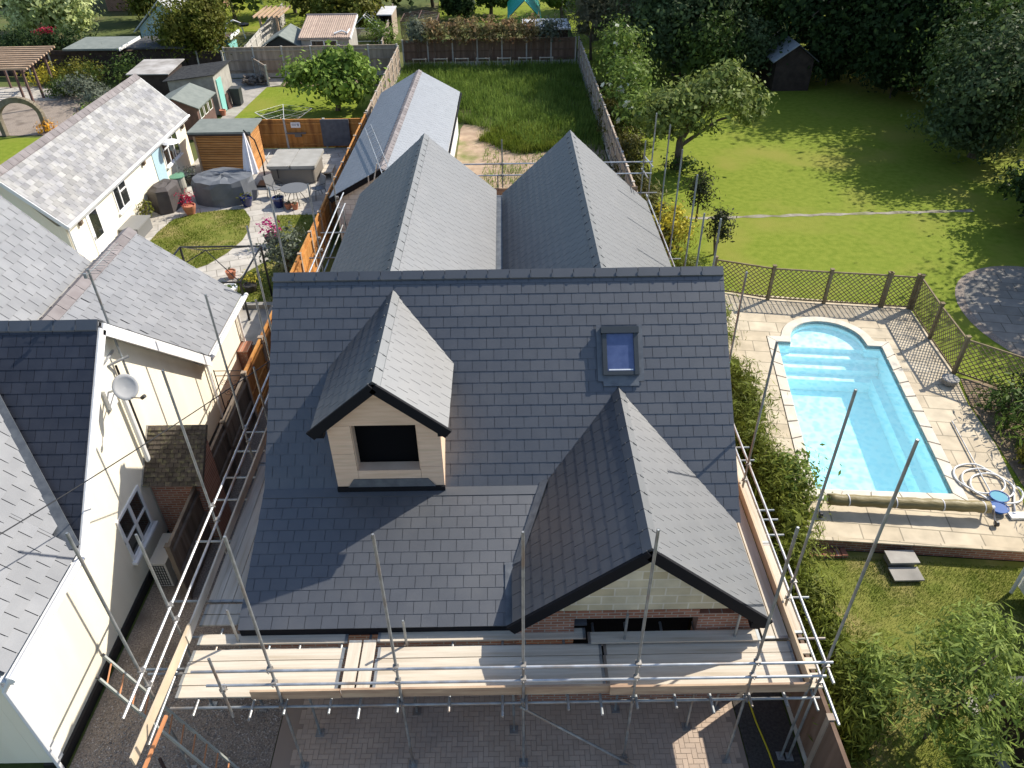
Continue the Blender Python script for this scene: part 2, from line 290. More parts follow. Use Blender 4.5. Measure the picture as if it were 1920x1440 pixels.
def ridge(p0, p1, ta, tb, w=.16, tl=.45, th=.03, rnd=R):
    """angular ridge tiles from p0 to p1, ta and tb the fall per metre on either side"""
    p0, p1 = Vector(p0), Vector(p1); d = (p1-p0); n = max(1, round(d.length/tl)); x = d.cross(Vector((0, 0, 1))).normalized(); mb = MB(); st = d/n; u = d.normalized()
    for i in range(n):
        o = rnd.uniform(0, .006); a = p0+st*i+u*.006+Vector((0, 0, .03+o)); b = p0+st*(i+1)-u*.006+Vector((0, 0, .03+o)); k = [];
        for q in (a, b):
            k += [q, q+x*w+Vector((0, 0, -w*ta)), q-x*w+Vector((0, 0, -w*tb)), q+x*w+Vector((0, 0, -w*ta-th)), q-x*w+Vector((0, 0, -w*tb-th))]
        mb.add(k, [(0, 1, 6, 5), (0, 5, 7, 2), (1, 3, 8, 6), (2, 7, 9, 4), (0, 2, 4, 3, 1), (5, 6, 8, 9, 7)])
        c = p0+st*i+Vector((0, 0, .036+o))
        for s, t in ((1, ta), (-1, tb)): mb.beam(c+x*s*w*.55+Vector((0, 0, -w*.55*t)), c+x*s*w+Vector((0, 0, -w*t-.005)), .03, .02)
    return mb
NP = np.random.default_rng(3)
def leaves(blobs, n, size, clumps=60, sig=.28, asp=.5, rng=None, up=.25, flat=.5, seed=None, stretch=1, tipdir=None, core=0):
    """leaf faces gathered in clumps spread through the ellipsoids of BLOBS (cx,cy,cz,rx,ry,rz)"""
    g = np.random.default_rng(seed if seed is not None else int(NP.integers(1e9))); B = np.array(blobs, dtype=float)
    wt = (B[:, 3]*B[:, 4]*B[:, 5])**(2/3); wt /= wt.sum(); ci = g.choice(len(B), clumps, p=wt); d = g.normal(size=(clumps, 3)); d /= np.linalg.norm(d, axis=1)[:, None]; d[:, 2] = np.where(d[:, 2] < -.5, -d[:, 2], d[:, 2])
    rr_ = (1-.55*g.random(clumps)**1.6)*(1+.16*g.normal(size=clumps)); C = B[ci, :3]+d*B[ci, 3:]*rr_[:, None]; cs = sig*(B[ci, 3:].mean(axis=1))*(.6+.8*g.random(clumps))
    li = g.integers(0, clumps, n); off = g.normal(size=(n, 3)); p = C[li]+off*cs[li][:, None]*np.array([1, 1, .75])
    nrm = off*.5+d[li]*flat+g.normal(size=(n, 3))*.55+np.array([0, 0, up]); nrm /= np.linalg.norm(nrm, axis=1)[:, None]
    t = g.normal(size=(n, 3)) if tipdir is None else g.normal(size=(n, 3))*.5+np.array(tipdir)+d[li]*.6
    t -= nrm*(t*nrm).sum(1)[:, None]; t /= np.linalg.norm(t, axis=1)[:, None]; b = np.cross(nrm, t); sz = size*(.4+1.25*g.random(n)**1.5)[:, None]*stretch
    V = np.stack([p-t*sz*.5, p+b*sz*asp*.5-nrm*sz*.06, p+t*sz*.5-nrm*sz*.12, p-b*sz*asp*.5-nrm*sz*.06], 1).reshape(-1, 3)
    if core:
        ci = g.choice(len(B), core, p=wt); d = g.normal(size=(core, 3)); d /= np.linalg.norm(d, axis=1)[:, None]; p = B[ci, :3]+d*B[ci, 3:]*(.78*g.random(core)**.5)[:, None]
        nrm = g.normal(size=(core, 3)); nrm /= np.linalg.norm(nrm, axis=1)[:, None]; t = np.cross(nrm, g.normal(size=(core, 3))); t /= np.linalg.norm(t, axis=1)[:, None]; b = np.cross(nrm, t); z = size*2.6
        V = np.concatenate([V, np.stack([p-t*z*.5, p+b*z*.4, p+t*z*.5, p-b*z*.4], 1).reshape(-1, 3)]); n += core
    mb = MB(); mb.v = V; mb.f = np.arange(4*n).reshape(n, 4); return mb
def blades(poly, z, n, h, w=.012, seed=1, lean=.4, zf=None):
    g = np.random.default_rng(seed); P = np.array(poly); lo_, hi = P.min(0), P.max(0); pts = np.zeros((0, 2))
    while len(pts) < n:
        q = lo_+(hi-lo_)*g.random((n, 2)); ins = np.zeros(n, bool); j = len(P)-1
        for i in range(len(P)):
            c = (P[i, 1] > q[:, 1]) != (P[j, 1] > q[:, 1]); ins ^= c & (q[:, 0] < (P[j, 0]-P[i, 0])*(q[:, 1]-P[i, 1])/(P[j, 1]-P[i, 1]+1e-12)+P[i, 0]); j = i
        f = np.sin(q[:, 0]*2.3+1)*np.cos(q[:, 1]*1.7)+.7*np.sin(q[:, 0]*.8+q[:, 1]*1.1); keep = ins & (g.random(n) < .55+.3*f); pts = np.vstack([pts, q[keep]])
    q = pts[:n]; a = g.random(n)*6.283; hh = h*(.5+g.random(n)); ln = lean*hh*g.random(n); dx = np.stack([np.cos(a), np.sin(a)], 1); sx = np.stack([-np.sin(a), np.cos(a)], 1)*w
    V = np.zeros((n, 4, 3)); V[:, 0, :2] = q-sx; V[:, 1, :2] = q+sx; V[:, 2, :2] = q+sx*.5+dx*ln[:, None]; V[:, 3, :2] = q-sx*.5+dx*ln[:, None]; V[:, :, 2] = z; V[:, 2:, 2] = (z+hh)[:, None]
    mb = MB(); mb.v = V.reshape(-1, 3); mb.f = np.arange(4*n).reshape(n, 4); return mb
def tree(name, label, cat, base, h, blobs, n, size, lm, tr=.12, clumps=70, sig=.28, asp=.5, group=None, limbs=5, flowers=None, trunk=True, seed=None, **kw):
    """tapered trunk with limbs, and a crown of leaf clumps; blobs relative to the base"""
    b = Vector(base); t = thing(name, label, cat, base, group); rd = random.Random(int(abs(base[0]*131+base[1]*17)))
    bl = [(b.x+q[0], b.y+q[1], b.z+q[2], q[3], q[4], q[5]) for q in blobs]
    if trunk:
        mb = MB(); top = Vector((b.x+rd.uniform(-.1, .1)*h, b.y+rd.uniform(-.05, .05)*h, b.z+h*.62)); mid = (b+top)/2+Vector((rd.uniform(-.05, .05)*h, 0, 0))
        mb.tube([b-Vector((0, 0, .05)), b+(mid-b)*.4, mid, top], [tr*1.25, tr, tr*.8, tr*.35], 8)
        for i in range(limbs):
            q = bl[i % len(bl)]; e = Vector((q[0]+rd.uniform(-.5, .5)*q[3], q[1]+rd.uniform(-.5, .5)*q[4], q[2]+rd.uniform(-.1, .5)*q[5])); s = b+(top-b)*rd.uniform(.35, .9)
            k = (s+e)/2+Vector((0, 0, .08*h)); mb.tube([s, k, e], [tr*.5, tr*.3, tr*.1], 6)
        mk('trunk', mb, bark, t)
    c = mk('crown', leaves(bl, n, size, clumps, sig, asp, seed=seed, **kw), lm, t)
    if flowers: mk('blossom', leaves(bl, flowers[0], flowers[1], flowers[2], .06, .9, up=1, flat=.8), flowers[3], t)
    return t
def win(t, X, y0, y1, z0, z1, mull=(), trans=(), fr=.06, out=1, fm=None, sill=True):
    """window in a wall facing +x at plane X"""
    fm = fm or white; f = MB(); a, b = X-.02, X+.035*out
    f.box(a, b, y0, y1, z1-fr, z1).box(a, b, y0, y1, z0, z0+fr).box(a, b, y0, y0+fr, z0+fr, z1-fr).box(a, b, y1-fr, y1, z0+fr, z1-fr)
    for y in mull: f.box(a, b-.003, y-fr*.6, y+fr*.6, z0+fr, z1-fr)
    for (ya, yb, z) in trans: f.box(a, b-.006, ya, yb, z-.03, z+.03)
    w = mk('window', f, fm, t); mk('pane', MB().box(X-.012, X+.006, y0+fr*.5, y1-fr*.5, z0+fr*.5, z1-fr*.5), glass, w)
    if sill: mk('sill', MB().box(X-.01, X+.11, y0-.06, y1+.06, z0-.07, z0-.003), fm, w)
    return w
def fence(name, label, p0, p1, h=1.8, bay=1.83, wood=None, post=None, pr=.05, gb=.3, cap=True, z=0, group=None, bw=.11, over=.04, rails=True):
    wood = wood or fencewood; post = post or postc; a, b = Vector((*p0, z)), Vector((*p1, z)); d = b-a; n = max(1, round(d.length/bay)); u = d.normalized(); t = thing(name, label, 'fence', tuple(a), group); st = d/n; x = Vector((-u.y, u.x, 0))
    for i in range(n+1):
        q = a+st*i; pm = MB().beam(q, q+Vector((0, 0, h+over)), pr*2, pr*2, up=tuple(u)); pm.beam(q+Vector((0, 0, h+over)), q+Vector((0, 0, h+over+.03)), pr*2.5, pr*2.5, up=tuple(u)); mk('post', pm, post, t)
    for i in range(n):
        q0 = a+st*i+u*pr; q1 = a+st*(i+1)-u*pr; w = (q1-q0).length; k = max(1, round(w/bw)); pm = MB(); zz = gb
        for j in range(k):
            c0 = q0+u*(w*j/k); c1 = q0+u*(w*(j+1)/k+.012); e = R.uniform(-.006, .006)
            pm.add([c0+x*.012+Vector((0, 0, zz)), c1+x*.022+Vector((0, 0, zz)), c1+x*.022+Vector((0, 0, h+e)), c0+x*.012+Vector((0, 0, h+e)), c0-x*.004+Vector((0, 0, zz)), c1+x*.0+Vector((0, 0, zz)), c1+x*.0+Vector((0, 0, h+e)), c0-x*.004+Vector((0, 0, h+e))], [(0, 1, 2, 3), (4, 5, 6, 7), (3, 2, 6, 7), (1, 2, 6, 5), (0, 3, 7, 4)])
        if rails:
            for rz in (zz+.2, (zz+h)/2, h-.2): pm.beam(q0-x*.035+Vector((0, 0, rz)), q1-x*.035+Vector((0, 0, rz)), .05, .07)
        if cap: pm.beam(q0+Vector((0, 0, h+.022)), q1+Vector((0, 0, h+.022)), .07, .03)
        mk('panel', pm, wood, t)
        if gb: mk('gravel_board', MB().beam(q0+Vector((0, 0, gb/2-.003)), q1+Vector((0, 0, gb/2-.003)), .045, gb-.006), postc, t)
    return t
# ================================================================ the setting
P00, P10, P01, P11 = Vector((7.36, 13.42, 0)), Vector((11.40, 13.12, 0)), Vector((8.47, 20.9, 0)), Vector((12.37, 20.42, 0))
def PW(s, t):                                                          # pool plan: s across (-1..1), t along (0..1)
    a = (s+1)/2; return (P00*(1-a)+P10*a)*(1-t)+(P01*(1-a)+P11*a)*t
def pool_outline(off, t0=0., cr=0):
    s = 1-off/2.0; tb = off/7.4 if t0 == 0 else t0; tt = 1-off/7.4; ra = .76-off/2.0; rt = .185-off/7.4+.02; p = [PW(-s, tb), PW(s, tb)]
    if tt > tb: p += [PW(s, tt), PW(ra+.02, tt)]
    for i in range(1, 24):
        a = math.pi*i/24; q = .985+math.sin(a)*(.2-off/7.4)
        if q > tb: p.append(PW(math.cos(a)*ra, q))
    if tt > tb: p += [PW(-ra-.02, tt), PW(-s, tt)]
    return [(q.x, q.y) for q in p]
patio_out = [(6.75, 12.14), (12.05, 11.6), (12.75, 13.3), (13.15, 15.3), (13.3, 17.2), (13.62, 18.6), (13.95, 22.6), (8.1, 23.75), (6.75, 24.0)]
hole = [(6.75, 12.14), (12.05, 11.6), (13.95, 11.6), (13.95, 23.8), (6.75, 24.0)]
struct('ground', sheet([(-260, -60), (260, -60), (260, 420), (-260, 420)], -.03, [hole]), groundm)
lawn_hole = [p for p in patio_out]
struct('lawn', sheet([(5.5, 12.16), (6.74, 12.15), (6.74, 24.02), (8.1, 23.77), (13.97, 22.62), (13.64, 18.6), (13.32, 17.2), (13.17, 15.3), (12.77, 13.3), (12.06, 11.62), (17, 11.0), (60, 18), (60, 110), (5.5, 110)], .33), lawnm)
struct('patio', sheet(patio_out, .35, [pool_outline(.02)]), slab)
struct('lawn', sheet([(5.42, 2), (16, 2), (16, 11.0), (12.0, 11.58), (6.75, 12.12), (5.42, 12.3)], .0), lawnd)
struct('stepping_path', sheet([(7.6+i*.42, 30.08+.012*i+.05*math.sin(i*2.3)) for i in range(31)]+[(7.6+i*.42, 30.32+.012*i+.06*math.sin(i*1.7+1)) for i in range(30, -1, -1)], .338), mat('trodden_stone', (.17, .15, .10), (.36, .33, .28), rough=.95, scale=2.2, c3=(.13, .15, .03), s3=1.1))
cp = [(18.8+2.9*math.cos(a)*1.0, 21.6+3.6*math.sin(a)) for a in [2*math.pi*i/40 for i in range(40)]]
struct('path_edging', sheet([(18.8+3.2*math.cos(2*math.pi*i/40), 21.6+3.9*math.sin(2*math.pi*i/40)) for i in range(40)], .338), gravel_m)
struct('terrace', sheet(cp, .343), brickmat('dark_slabs', (.20, .185, .16), (.25, .23, .20), (.12, .11, .09), bw=.9, bh=.6, ms=.016, axes='xy', off=.4, rot=rad(12), bump=.5))
struct('driveway', sheet([(-4.5, -6), (4.3, -6), (4.3, 8.7), (-4.55, 8.7)], -.012), joint)
hb = MB(); g_ = .1                                                     # herringbone block paving
for i in range(-40, 60):
    for j in range(-30, 60):
        k = (i+j) % 4 if False else (i-j) % 4
        if k == 0: x0, y0, w_, h_ = i*g_, j*g_, 2*g_, g_
        elif k == 3: x0, y0, w_, h_ = i*g_, j*g_, g_, 2*g_
        else: continue
        x0 -= .2; y0 += 5.9
        if x0 < -4.45 or x0+w_ > 4.2 or y0+h_ > 8.65 or y0 < 5.2: continue
        e = .0035; z_ = R.uniform(-.0015, .0015); hb.add([(x0+e, y0+e, z_), (x0+w_-e, y0+e, z_), (x0+w_-e, y0+h_-e, z_), (x0+e, y0+h_-e, z_)], [(0, 1, 2, 3)])
struct('block_paving', hb, paver)
struct('gravel', sheet([(-8.3, -6), (-4.56, -6), (-4.56, 24), (-8.3, 24)], -.004), gravel_m)
def pebbles(n, x0, x1, y0, y1, seed):
    g = np.random.default_rng(seed); c = np.stack([x0+(x1-x0)*g.random(n), y0+(y1-y0)*g.random(n), np.zeros(n)], 1); r_ = .008+.016*g.random(n)**2; a = g.random(n)*6.28
    u = np.stack([np.cos(a), np.sin(a), 0*a], 1)*r_[:, None]; v = np.stack([-np.sin(a), np.cos(a), 0*a], 1)*(r_*.7)[:, None]; w = np.array([0, 0, 1.])*(r_*.8)[:, None]
    V = np.stack([c-u-v*.4, c-v+u*.3, c+u, c+v*.9, c+w-u*.4-v*.3, c+w*.9+u*.3-v*.3, c+w*.8+u*.4+v*.3, c+w-u*.3+v*.4], 1).reshape(-1, 3); f = np.array([(4, 5, 6, 7), (0, 1, 5, 4), (1, 2, 6, 5), (2, 3, 7, 6), (3, 0, 4, 7)]); mb = MB(); mb.v = V; mb.f = (f[None]+8*np.arange(n)[:, None, None]).reshape(-1, 4); return mb
struct('gravel_stones', pebbles(9000, -8.2, -4.6, 5.6, 9.5, 4), mat('pebble', (.30, .25, .2), (.5, .44, .38), rough=.9, scale=9, isl=.5), 'stuff')
struct('side_path', sheet([(4.32, -6), (5.3, -6), (5.3, 26), (4.32, 26)], -.006), tarmac)
struct('bare_soil', sheet([(-5.0, 24.3), (5.25, 24.3), (5.25, 40.5), (2.6, 41.2), (1.4, 40), (-.2, 43.5), (-2.6, 44.5), (-2.6, 28), (-5.0, 28)], -.01), dirt)
struct('overgrown_plot', sheet([(-2.4, 44.6), (-.2, 43.6), (1.4, 40.1), (2.6, 41.3), (5.25, 40.6), (5.25, 57.5), (-7.3, 57.5), (-7.3, 43), (-2.7, 43)], -.008), groundm)
struct('lawn', sheet([(-16.3, 41.1), (-7.5, 41.1), (-7.5, 52.6), (-16.0, 52.8), (-17, 47.5), (-17, 44)], .0), lawnm)
struct('garden_path', sheet([(-17.0, 44.2), (-16.4, 44.2), (-16.0, 52.8), (-15.2, 53.2), (-15.2, 55), (-20, 55), (-17.2, 48)], .004), concrete)
struct('flower_bed', sheet([(-15.0, 53.0), (-7.5, 52.7), (-7.5, 55.1), (-15.0, 55.0)], .002), earth)
struct('patio', sheet([(-16.3, 20.2), (-7.5, 20.2), (-7.5, 40.7), (-16.3, 40.7)], -.004), slabg)
lp = [(-15.1, 30.3), (-14.9, 31.6), (-14.0, 32.25), (-13, 32.55), (-12.0, 32.6), (-11.45, 31.6), (-11.2, 30.4), (-11.2, 29.4), (-11.5, 28.2), (-12.0, 27.2), (-12.9, 26.4), (-14.2, 26.3), (-15.2, 27)]
struct('lawn', sheet(lp, .012), lawnd)
lp2 = [(-10.35, 31.9), (-8.0, 31.9), (-7.6, 29), (-7.6, 23.2), (-9.9, 23.2), (-10.6, 25.2), (-10.2, 26.6), (-9.6, 27.6), (-9.75, 29.3)]
struct('lawn', sheet(lp2, .012), lawnd)
for nm, pl, n_, h_, sd in (('garden_grass', lp, 9000, .05, 1), ('garden_grass', lp2, 7000, .05, 2)): struct(nm, blades(pl, .01, n_, h_, .010, sd), grassb, 'stuff')
struct('garden_grass', blades([(5.9, 7), (12, 6), (12.0, 11.4), (7.0, 11.9), (6.4, 11.5)], 0, 52000, .032, .0045, 5, .8), grassb, 'stuff')
struct('meadow_grass', blades([(-2.4, 44.6), (-.2, 42.6), (1.4, 39.6), (2.6, 40.3), (5.2, 39.6), (5.2, 57.2), (-7.2, 57.2), (-7.2, 44)], 0, 38000, .4, .016, 6, .6), weedb, 'stuff')
struct('meadow_grass', blades([(-1.2, 34), (5.2, 30), (5.2, 40), (1, 42), (-1.2, 44)], 0, 2600, .16, .02, 8, .7), weedb, 'stuff')
struct('meadow_grass', blades([(-1.6, 41.5), (.6, 39.2), (3.2, 39.8), (3.4, 42.6), (.2, 44)], 0, 5000, .34, .016, 16, .6), grassb, 'stuff')
# gardens beyond the back fence
struct('lawn', sheet([(-30, 70.5), (-17, 70), (-18, 88), (-34, 92)], .0), lawnm)
struct('lawn', sheet([(-6, 74), (6, 70), (7, 95), (-7, 95)], .004), lawnm)
struct('gravel', sheet([(-40, 43.5), (-24, 43.5), (-24, 52), (-31, 53.8), (-40, 53.8)], -.002), gravel_m)
struct('paving', sheet([(-36, 50.4), (-29, 50.4), (-28.6, 53.4), (-36, 53.6)], .004), slabg)
struct('lawn', sheet([(-34, 36), (-24, 36), (-24.5, 43), (-34, 43.3)], .004), lawnm)
# ================================================================ the slate house
def ang(a, b): v = Vector(b)-Vector(a); return v.normalized()
house = thing('slate_roof_house', 'large brick house with new dark slate roofs, wrapped in scaffolding', 'house', (0, 14, 0))
S1 = math.hypot(1, .93)
mb = slates((-4.97, 11.0, 3.3), (1, 0, 0), (0, 1, .93), 9.54, 3.3*S1); slates((2.3, 10.42, 2.76), (1, 0, 0), (0, 1, .93), 2.27, .58*S1, mb=mb)
roof = mk('roof', mb, slate, house); roof['label'] = 'steep main slope facing the street'
S2 = math.hypot(1, .34)
lroof = mk('roof', slates((-4.97, 8.35, 2.4), (1, 0, 0), (0, 1, .34), 6.3, 2.72*S2), slate, house); lroof['label'] = 'shallow slope above the front eaves'
mk('roof', MB().prism([(-4.97, 14.3, 6.35), (-4.97, 17.4, 3.4), (-4.97, 17.4, 3.3), (-4.97, 14.3, 6.21)], (9.54, 0, 0)), slate, house)
mk('ridge_tiles', ridge((-4.97, 14.3, 6.40), (4.57, 14.3, 6.40), .93, .93, .14), slate_ridge, house)
mk('flashing', MB().prism([(-4.96, 10.8, 3.232), (-4.96, 10.98, 3.294), (-4.96, 10.98, 3.318), (-4.96, 10.8, 3.256)], (5.9, 0, 0)), slate_ridge, house)
wl = MB(); wl.box(-4.8, .05, 8.75, 9.0, 0, 2.42).box(.05, .3, 8.3, 9.0, 0, 2.6)
wl.box(.3, 1.09, 8.3, 8.55, 0, 2.84).box(3.3, 4.4, 8.3, 8.55, 0, 2.72).box(1.09, 3.3, 8.3, 8.55, 2.62, 2.84).box(1.09, 3.3, 8.3, 8.55, 0, .9)
mk('wall', wl, brick, house)
mk('wall', MB().prism([(.22, 8.31, 2.842), (4.26, 8.31, 2.842), (2.24, 8.31, 4.52)], (0, .22, 0)), block, house)['label'] = 'pale block gable wall'
mk('opening_shade_sheet', MB().box(1.09, 3.3, 8.7, 8.72, .9, 2.62), void_shade, house)  # dark sheet painted as shade behind the gable window
sw = MB()
for x0, x1, l_ in ((-4.82, -4.6, [(11, 3.15), (9.0, 2.48)]), (4.2, 4.42, [(10.45, 2.6), (9.0, 2.6)])): sw.prism([(x0, 9.0, 0), (x0, 24.2, 0), (x0, 24.2, 3.5), (x0, 17.3, 3.5), (x0, 17.3, 3.2), (x0, 14.3, 6.15)]+[(x0, y, z) for y, z in l_], (x1-x0, 0, 0))
sw.box(-4.6, -2.7, 24.0, 24.2, 0, 3.9).box(-2.7, 4.2, 24.0, 24.2, 0, 3.7)
mk('wall', sw, brickx, house)
gw = MB().prism([(-4.8, 24.1, 3.9), (-.4, 24.1, 3.9), (-2.62, 24.1, 5.85)], (0, .1, 0)).prism([(-.1, 24.1, 3.7), (4.4, 24.1, 3.7), (2.08, 24.1, 5.85)], (0, .1, 0)); mk('gable_wall', gw, block, house)
# front gable wing
gt = .837; SG = math.hypot(1, gt)
gr = mk('gable_roof', slates((4.45, 8.12, 2.78), (0, 1, 0), (-1, 0, gt), 4.45, 2.21*SG), slate, house); gr['label'] = 'right slope of the front gable, shining in the sun'
gl = mk('gable_roof', slates((.0, 8.12, 2.755), (0, 1, 0), (1, 0, gt), 4.45, 2.24*SG), slate, house); gl['label'] = 'left slope of the front gable, striped by shadow'
mk('ridge_tiles', ridge((2.24, 8.12, 4.635), (2.24, 12.5, 4.635), gt, gt, .14), slate_ridge, house)
fb = MB()
for a, b in (((2.24, 8.1, 4.53), (4.47, 8.1, 2.66)), ((2.24, 8.1, 4.53), (-.05, 8.1, 2.61))): fb.beam(a, b, .06, .22, up=(0, 0, 1))
fb.box(4.2, 4.46, 8.13, 8.29, 2.5, 2.66).box(-4.95, -.02, 8.36, 8.39, 2.17, 2.34).box(.0, .03, 8.14, 9.3, 2.5, 2.68)
mk('fascia', fb, fascia, house)
mk('soffit', MB().box(-4.95, .0, 8.39, 8.75, 2.17, 2.19), darkwood, house)
vl = MB().add([(-.14, 8.33, 2.43), (.02, 8.33, 2.43), (.02, 9.45, 2.81), (-.14, 9.45, 2.81)], [(0, 1, 2, 3)])
vl.add([(.0, 9.4, 2.80), (.16, 9.4, 2.90), (.74, 11.02, 3.44), (.58, 11.05, 3.36)], [(0, 1, 2, 3)])
mk('lead_valley', vl, lead, house)
# rear wings
ta = .85; SA = math.hypot(1, ta)
q = mk('wing_roof', slates((-.36, 14.4, 4.08), (0, 1, 0), (-1, 0, ta), 10.0, 2.26*SA), slate, house); q['label'] = 'pale sunlit slope of the left rear wing'
q = mk('wing_roof', slates((-4.95, 14.4, 4.02), (0, 1, 0), (1, 0, ta), 10.0, 2.33*SA), slate, house); q['label'] = 'shaded left slope of the left rear wing'
mk('ridge_tiles', ridge((-2.62, 14.4, 6.01), (-2.62, 24.4, 6.01), ta, ta, .14), greyridge if False else slate_ridge, house)
tb = .907; q = mk('wing_roof', slates((4.77, 14.4, 3.56), (0, 1, 0), (-1, 0, tb), 10.1, 2.69*math.hypot(1, tb)), slate, house); q['label'] = 'pale sunlit slope of the right rear wing'
tc_ = .937; q = mk('wing_roof', slates((-.13, 14.4, 3.93), (0, 1, 0), (1, 0, tc_), 10.1, 2.21*math.hypot(1, tc_)), slate, house); q['label'] = 'shaded left slope of the right rear wing'
mk('ridge_tiles', ridge((2.08, 14.4, 6.01), (2.08, 24.5, 6.01), tb, tc_, .14), slate_ridge, house)
mk('valley_gutter', MB().box(-.4, -.1, 14.4, 24.45, 3.85, 3.88), lead, house)
# dormer
dt = .85; SD = math.hypot(1, dt)
dm = MB(); dm.box(-3.46, -3.02, 10.95, 10.97, 3.28, 4.25).box(-3.46, -3.02, 10.95, 10.97, 4.256, 4.96).box(-1.77, -1.33, 10.95, 10.97, 3.28, 3.9).box(-1.77, -1.33, 10.95, 10.97, 3.906, 4.96).box(-3.014, -1.776, 10.95, 10.97, 3.28, 3.82)
dm.prism([(-3.46, 10.95, 4.966), (-1.33, 10.95, 4.966), (-1.33, 10.95, 5.03), (-2.395, 10.95, 5.93), (-3.46, 10.95, 5.03)], (0, .02, 0))
dm.box(-3.018, -3.0, 10.975, 11.2, 3.82, 4.95).box(-1.79, -1.772, 10.975, 11.2, 3.82, 4.95).box(-3.0, -1.79, 10.975, 11.2, 3.8, 3.82)
dorm = mk('dormer', dm, ply, house)
ck = MB().prism([(-1.36, 10.98, 3.3), (-1.36, 10.98, 5.0), (-1.36, 12.8, 5.0)], (.03, 0, 0)).prism([(-3.46, 10.98, 3.3), (-3.46, 10.98, 5.0), (-3.46, 12.8, 5.0)], (.03, 0, 0)); mk('cheek', ck, ply, dorm)
mk('dormer_roof', slates((-1.17, 10.75, 5.03), (0, 1, 0), (-1, 0, dt), 3.3, 1.26*SD), slate, dorm)['label'] = 'bright sunlit slope of the dormer'
mk('dormer_roof', slates((-3.69, 10.75, 5.03), (0, 1, 0), (1, 0, dt), 3.3, 1.26*SD), slate, dorm)['label'] = 'shaded slope of the dormer'
mk('ridge_tiles', ridge((-2.43, 10.75, 6.105), (-2.43, 14.0, 6.105), dt, dt, .13), slate_ridge, dorm)
mk('fascia', MB().beam((-2.43, 10.715, 6.02), (-1.15, 10.715, 4.93), .06, .2).beam((-2.43, 10.71, 6.02), (-3.71, 10.71, 4.93), .05, .2).box(-1.36, -1.17, 10.76, 10.94, 4.83, 4.93).box(-3.69, -3.48, 10.76, 10.94, 4.83, 4.93), fascia, dorm)
mk('opening', MB().box(-3.02, -1.77, 11.25, 11.27, 3.75, 5.0), void_shade, dorm)  # dark sheet painted as the unlit inside of the dormer
mk('apron', MB().box(-3.47, -1.32, 10.90, 10.948, 3.2, 3.40), fascia, dorm)
mk('sill_flashing', MB().prism([(-3.25, 10.93, 3.402), (-1.5, 10.93, 3.402), (-1.65, 10.945, 3.6), (-3.12, 10.945, 3.6)], (0, -.012, 0)), lead, dorm)
# roof window
def onr(x, d, n=0): es = Vector((0, 1, .93)).normalized(); nn = Vector((0, -.93, 1)).normalized(); return Vector((x, 11, 3.3))+es*d+nn*n
def slopebox(x0, x1, d0, d1, n0, n1): p = [onr(x, d, n) for n in (n0, n1) for x, d in ((x0, d0), (x1, d0), (x1, d1), (x0, d1))]; return MB().add(p, [(3, 2, 1, 0), (4, 5, 6, 7), (0, 1, 5, 4), (1, 2, 6, 5), (2, 3, 7, 6), (3, 0, 4, 7)])
def join(*ms):
    o = MB()
    for m_ in ms: o.add(m_.v, m_.f)
    return o
rw = mk('roof_window', join(slopebox(1.93, 2.02, 2.22, 3.2, 0, .12), slopebox(2.58, 2.67, 2.22, 3.2, 0, .12), slopebox(2.02, 2.58, 2.22, 2.3, 0, .11), slopebox(1.91, 2.69, 3.1, 3.24, 0, .15)), mat('window_cladding', (.06, .068, .072), rough=.4, spec=.5, metal=.4), house)
mk('pane', slopebox(2.02, 2.58, 2.3, 3.1, .06, .085), skytint_glass, rw); mk('flashing', join(slopebox(1.82, 1.93, 2.1, 3.3, .03, .045), slopebox(2.67, 2.78, 2.1, 3.3, .03, .045), slopebox(1.93, 2.67, 2.0, 2.22, .03, .045)), lead, rw)
mk('blind_edge', slopebox(2.05, 2.55, 2.32, 2.345, .086, .095), white, rw)
# ---------------------------------------------------------------- long outbuilding
ob = thing('outbuilding', 'long low outbuilding with smooth grey slate roof and white block walls', 'outbuilding', (-4.7, 35, 0))
o0, o1 = Vector((-4.82, 28.2, 3.45)), Vector((-4.62, 42.7, 3.45)); oe = (o1-o0).normalized(); ow = Vector((oe.y, -oe.x, 0)); ot = .54
paleslate = mat('smooth_grey_slate', (.09, .10, .12), (.11, .12, .14), rough=.55, spec=.8, ior=2.0, tint=(.94, .975, 1), isl=.08)
mk('roof', slates(o0+ow*2.14+Vector((0, 0, -2.14*ot)), oe, -ow+Vector((0, 0, ot)), 14.5, 2.14*math.hypot(1, ot), g=.2), paleslate, ob)['label'] = 'slope facing the bare plot'
mk('roof', slates(o0-ow*2.14+Vector((0, 0, -2.14*ot)), oe, ow+Vector((0, 0, ot)), 14.5, 2.14*math.hypot(1, ot), g=.2), paleslate, ob)['label'] = 'slope facing the boundary fence'
mk('ridge_tiles', ridge(o0+Vector((0, 0, .01)), o1+Vector((0, 0, .01)), ot, ot, .17, .4), greyridge, ob)
gwl = MB(); A = o0+oe*.2
pr_ = [A-ow*1.95+Vector((0, 0, -3.45)), A-ow*.95+Vector((0, 0, -3.45)), A-ow*.95+Vector((0, 0, -2.05)), A-ow*.95+Vector((0, 0, -.62)), A-ow*1.95+Vector((0, 0, -1.17))]
gwl.prism([A-ow*1.95+Vector((0, 0, -3.45)), A-ow*.75+Vector((0, 0, -3.45)), A-ow*.75+Vector((0, 0, -.55)), A-ow*1.95+Vector((0, 0, -1.2))], oe*.2)
gwl.prism([A-ow*.75+Vector((0, 0, -1.25)), A+ow*1.95+Vector((0, 0, -1.25)), A+ow*1.95+Vector((0, 0, -1.2)), A+Vector((0, 0, -.14)), A-ow*.75+Vector((0, 0, -.55))], oe*.2)
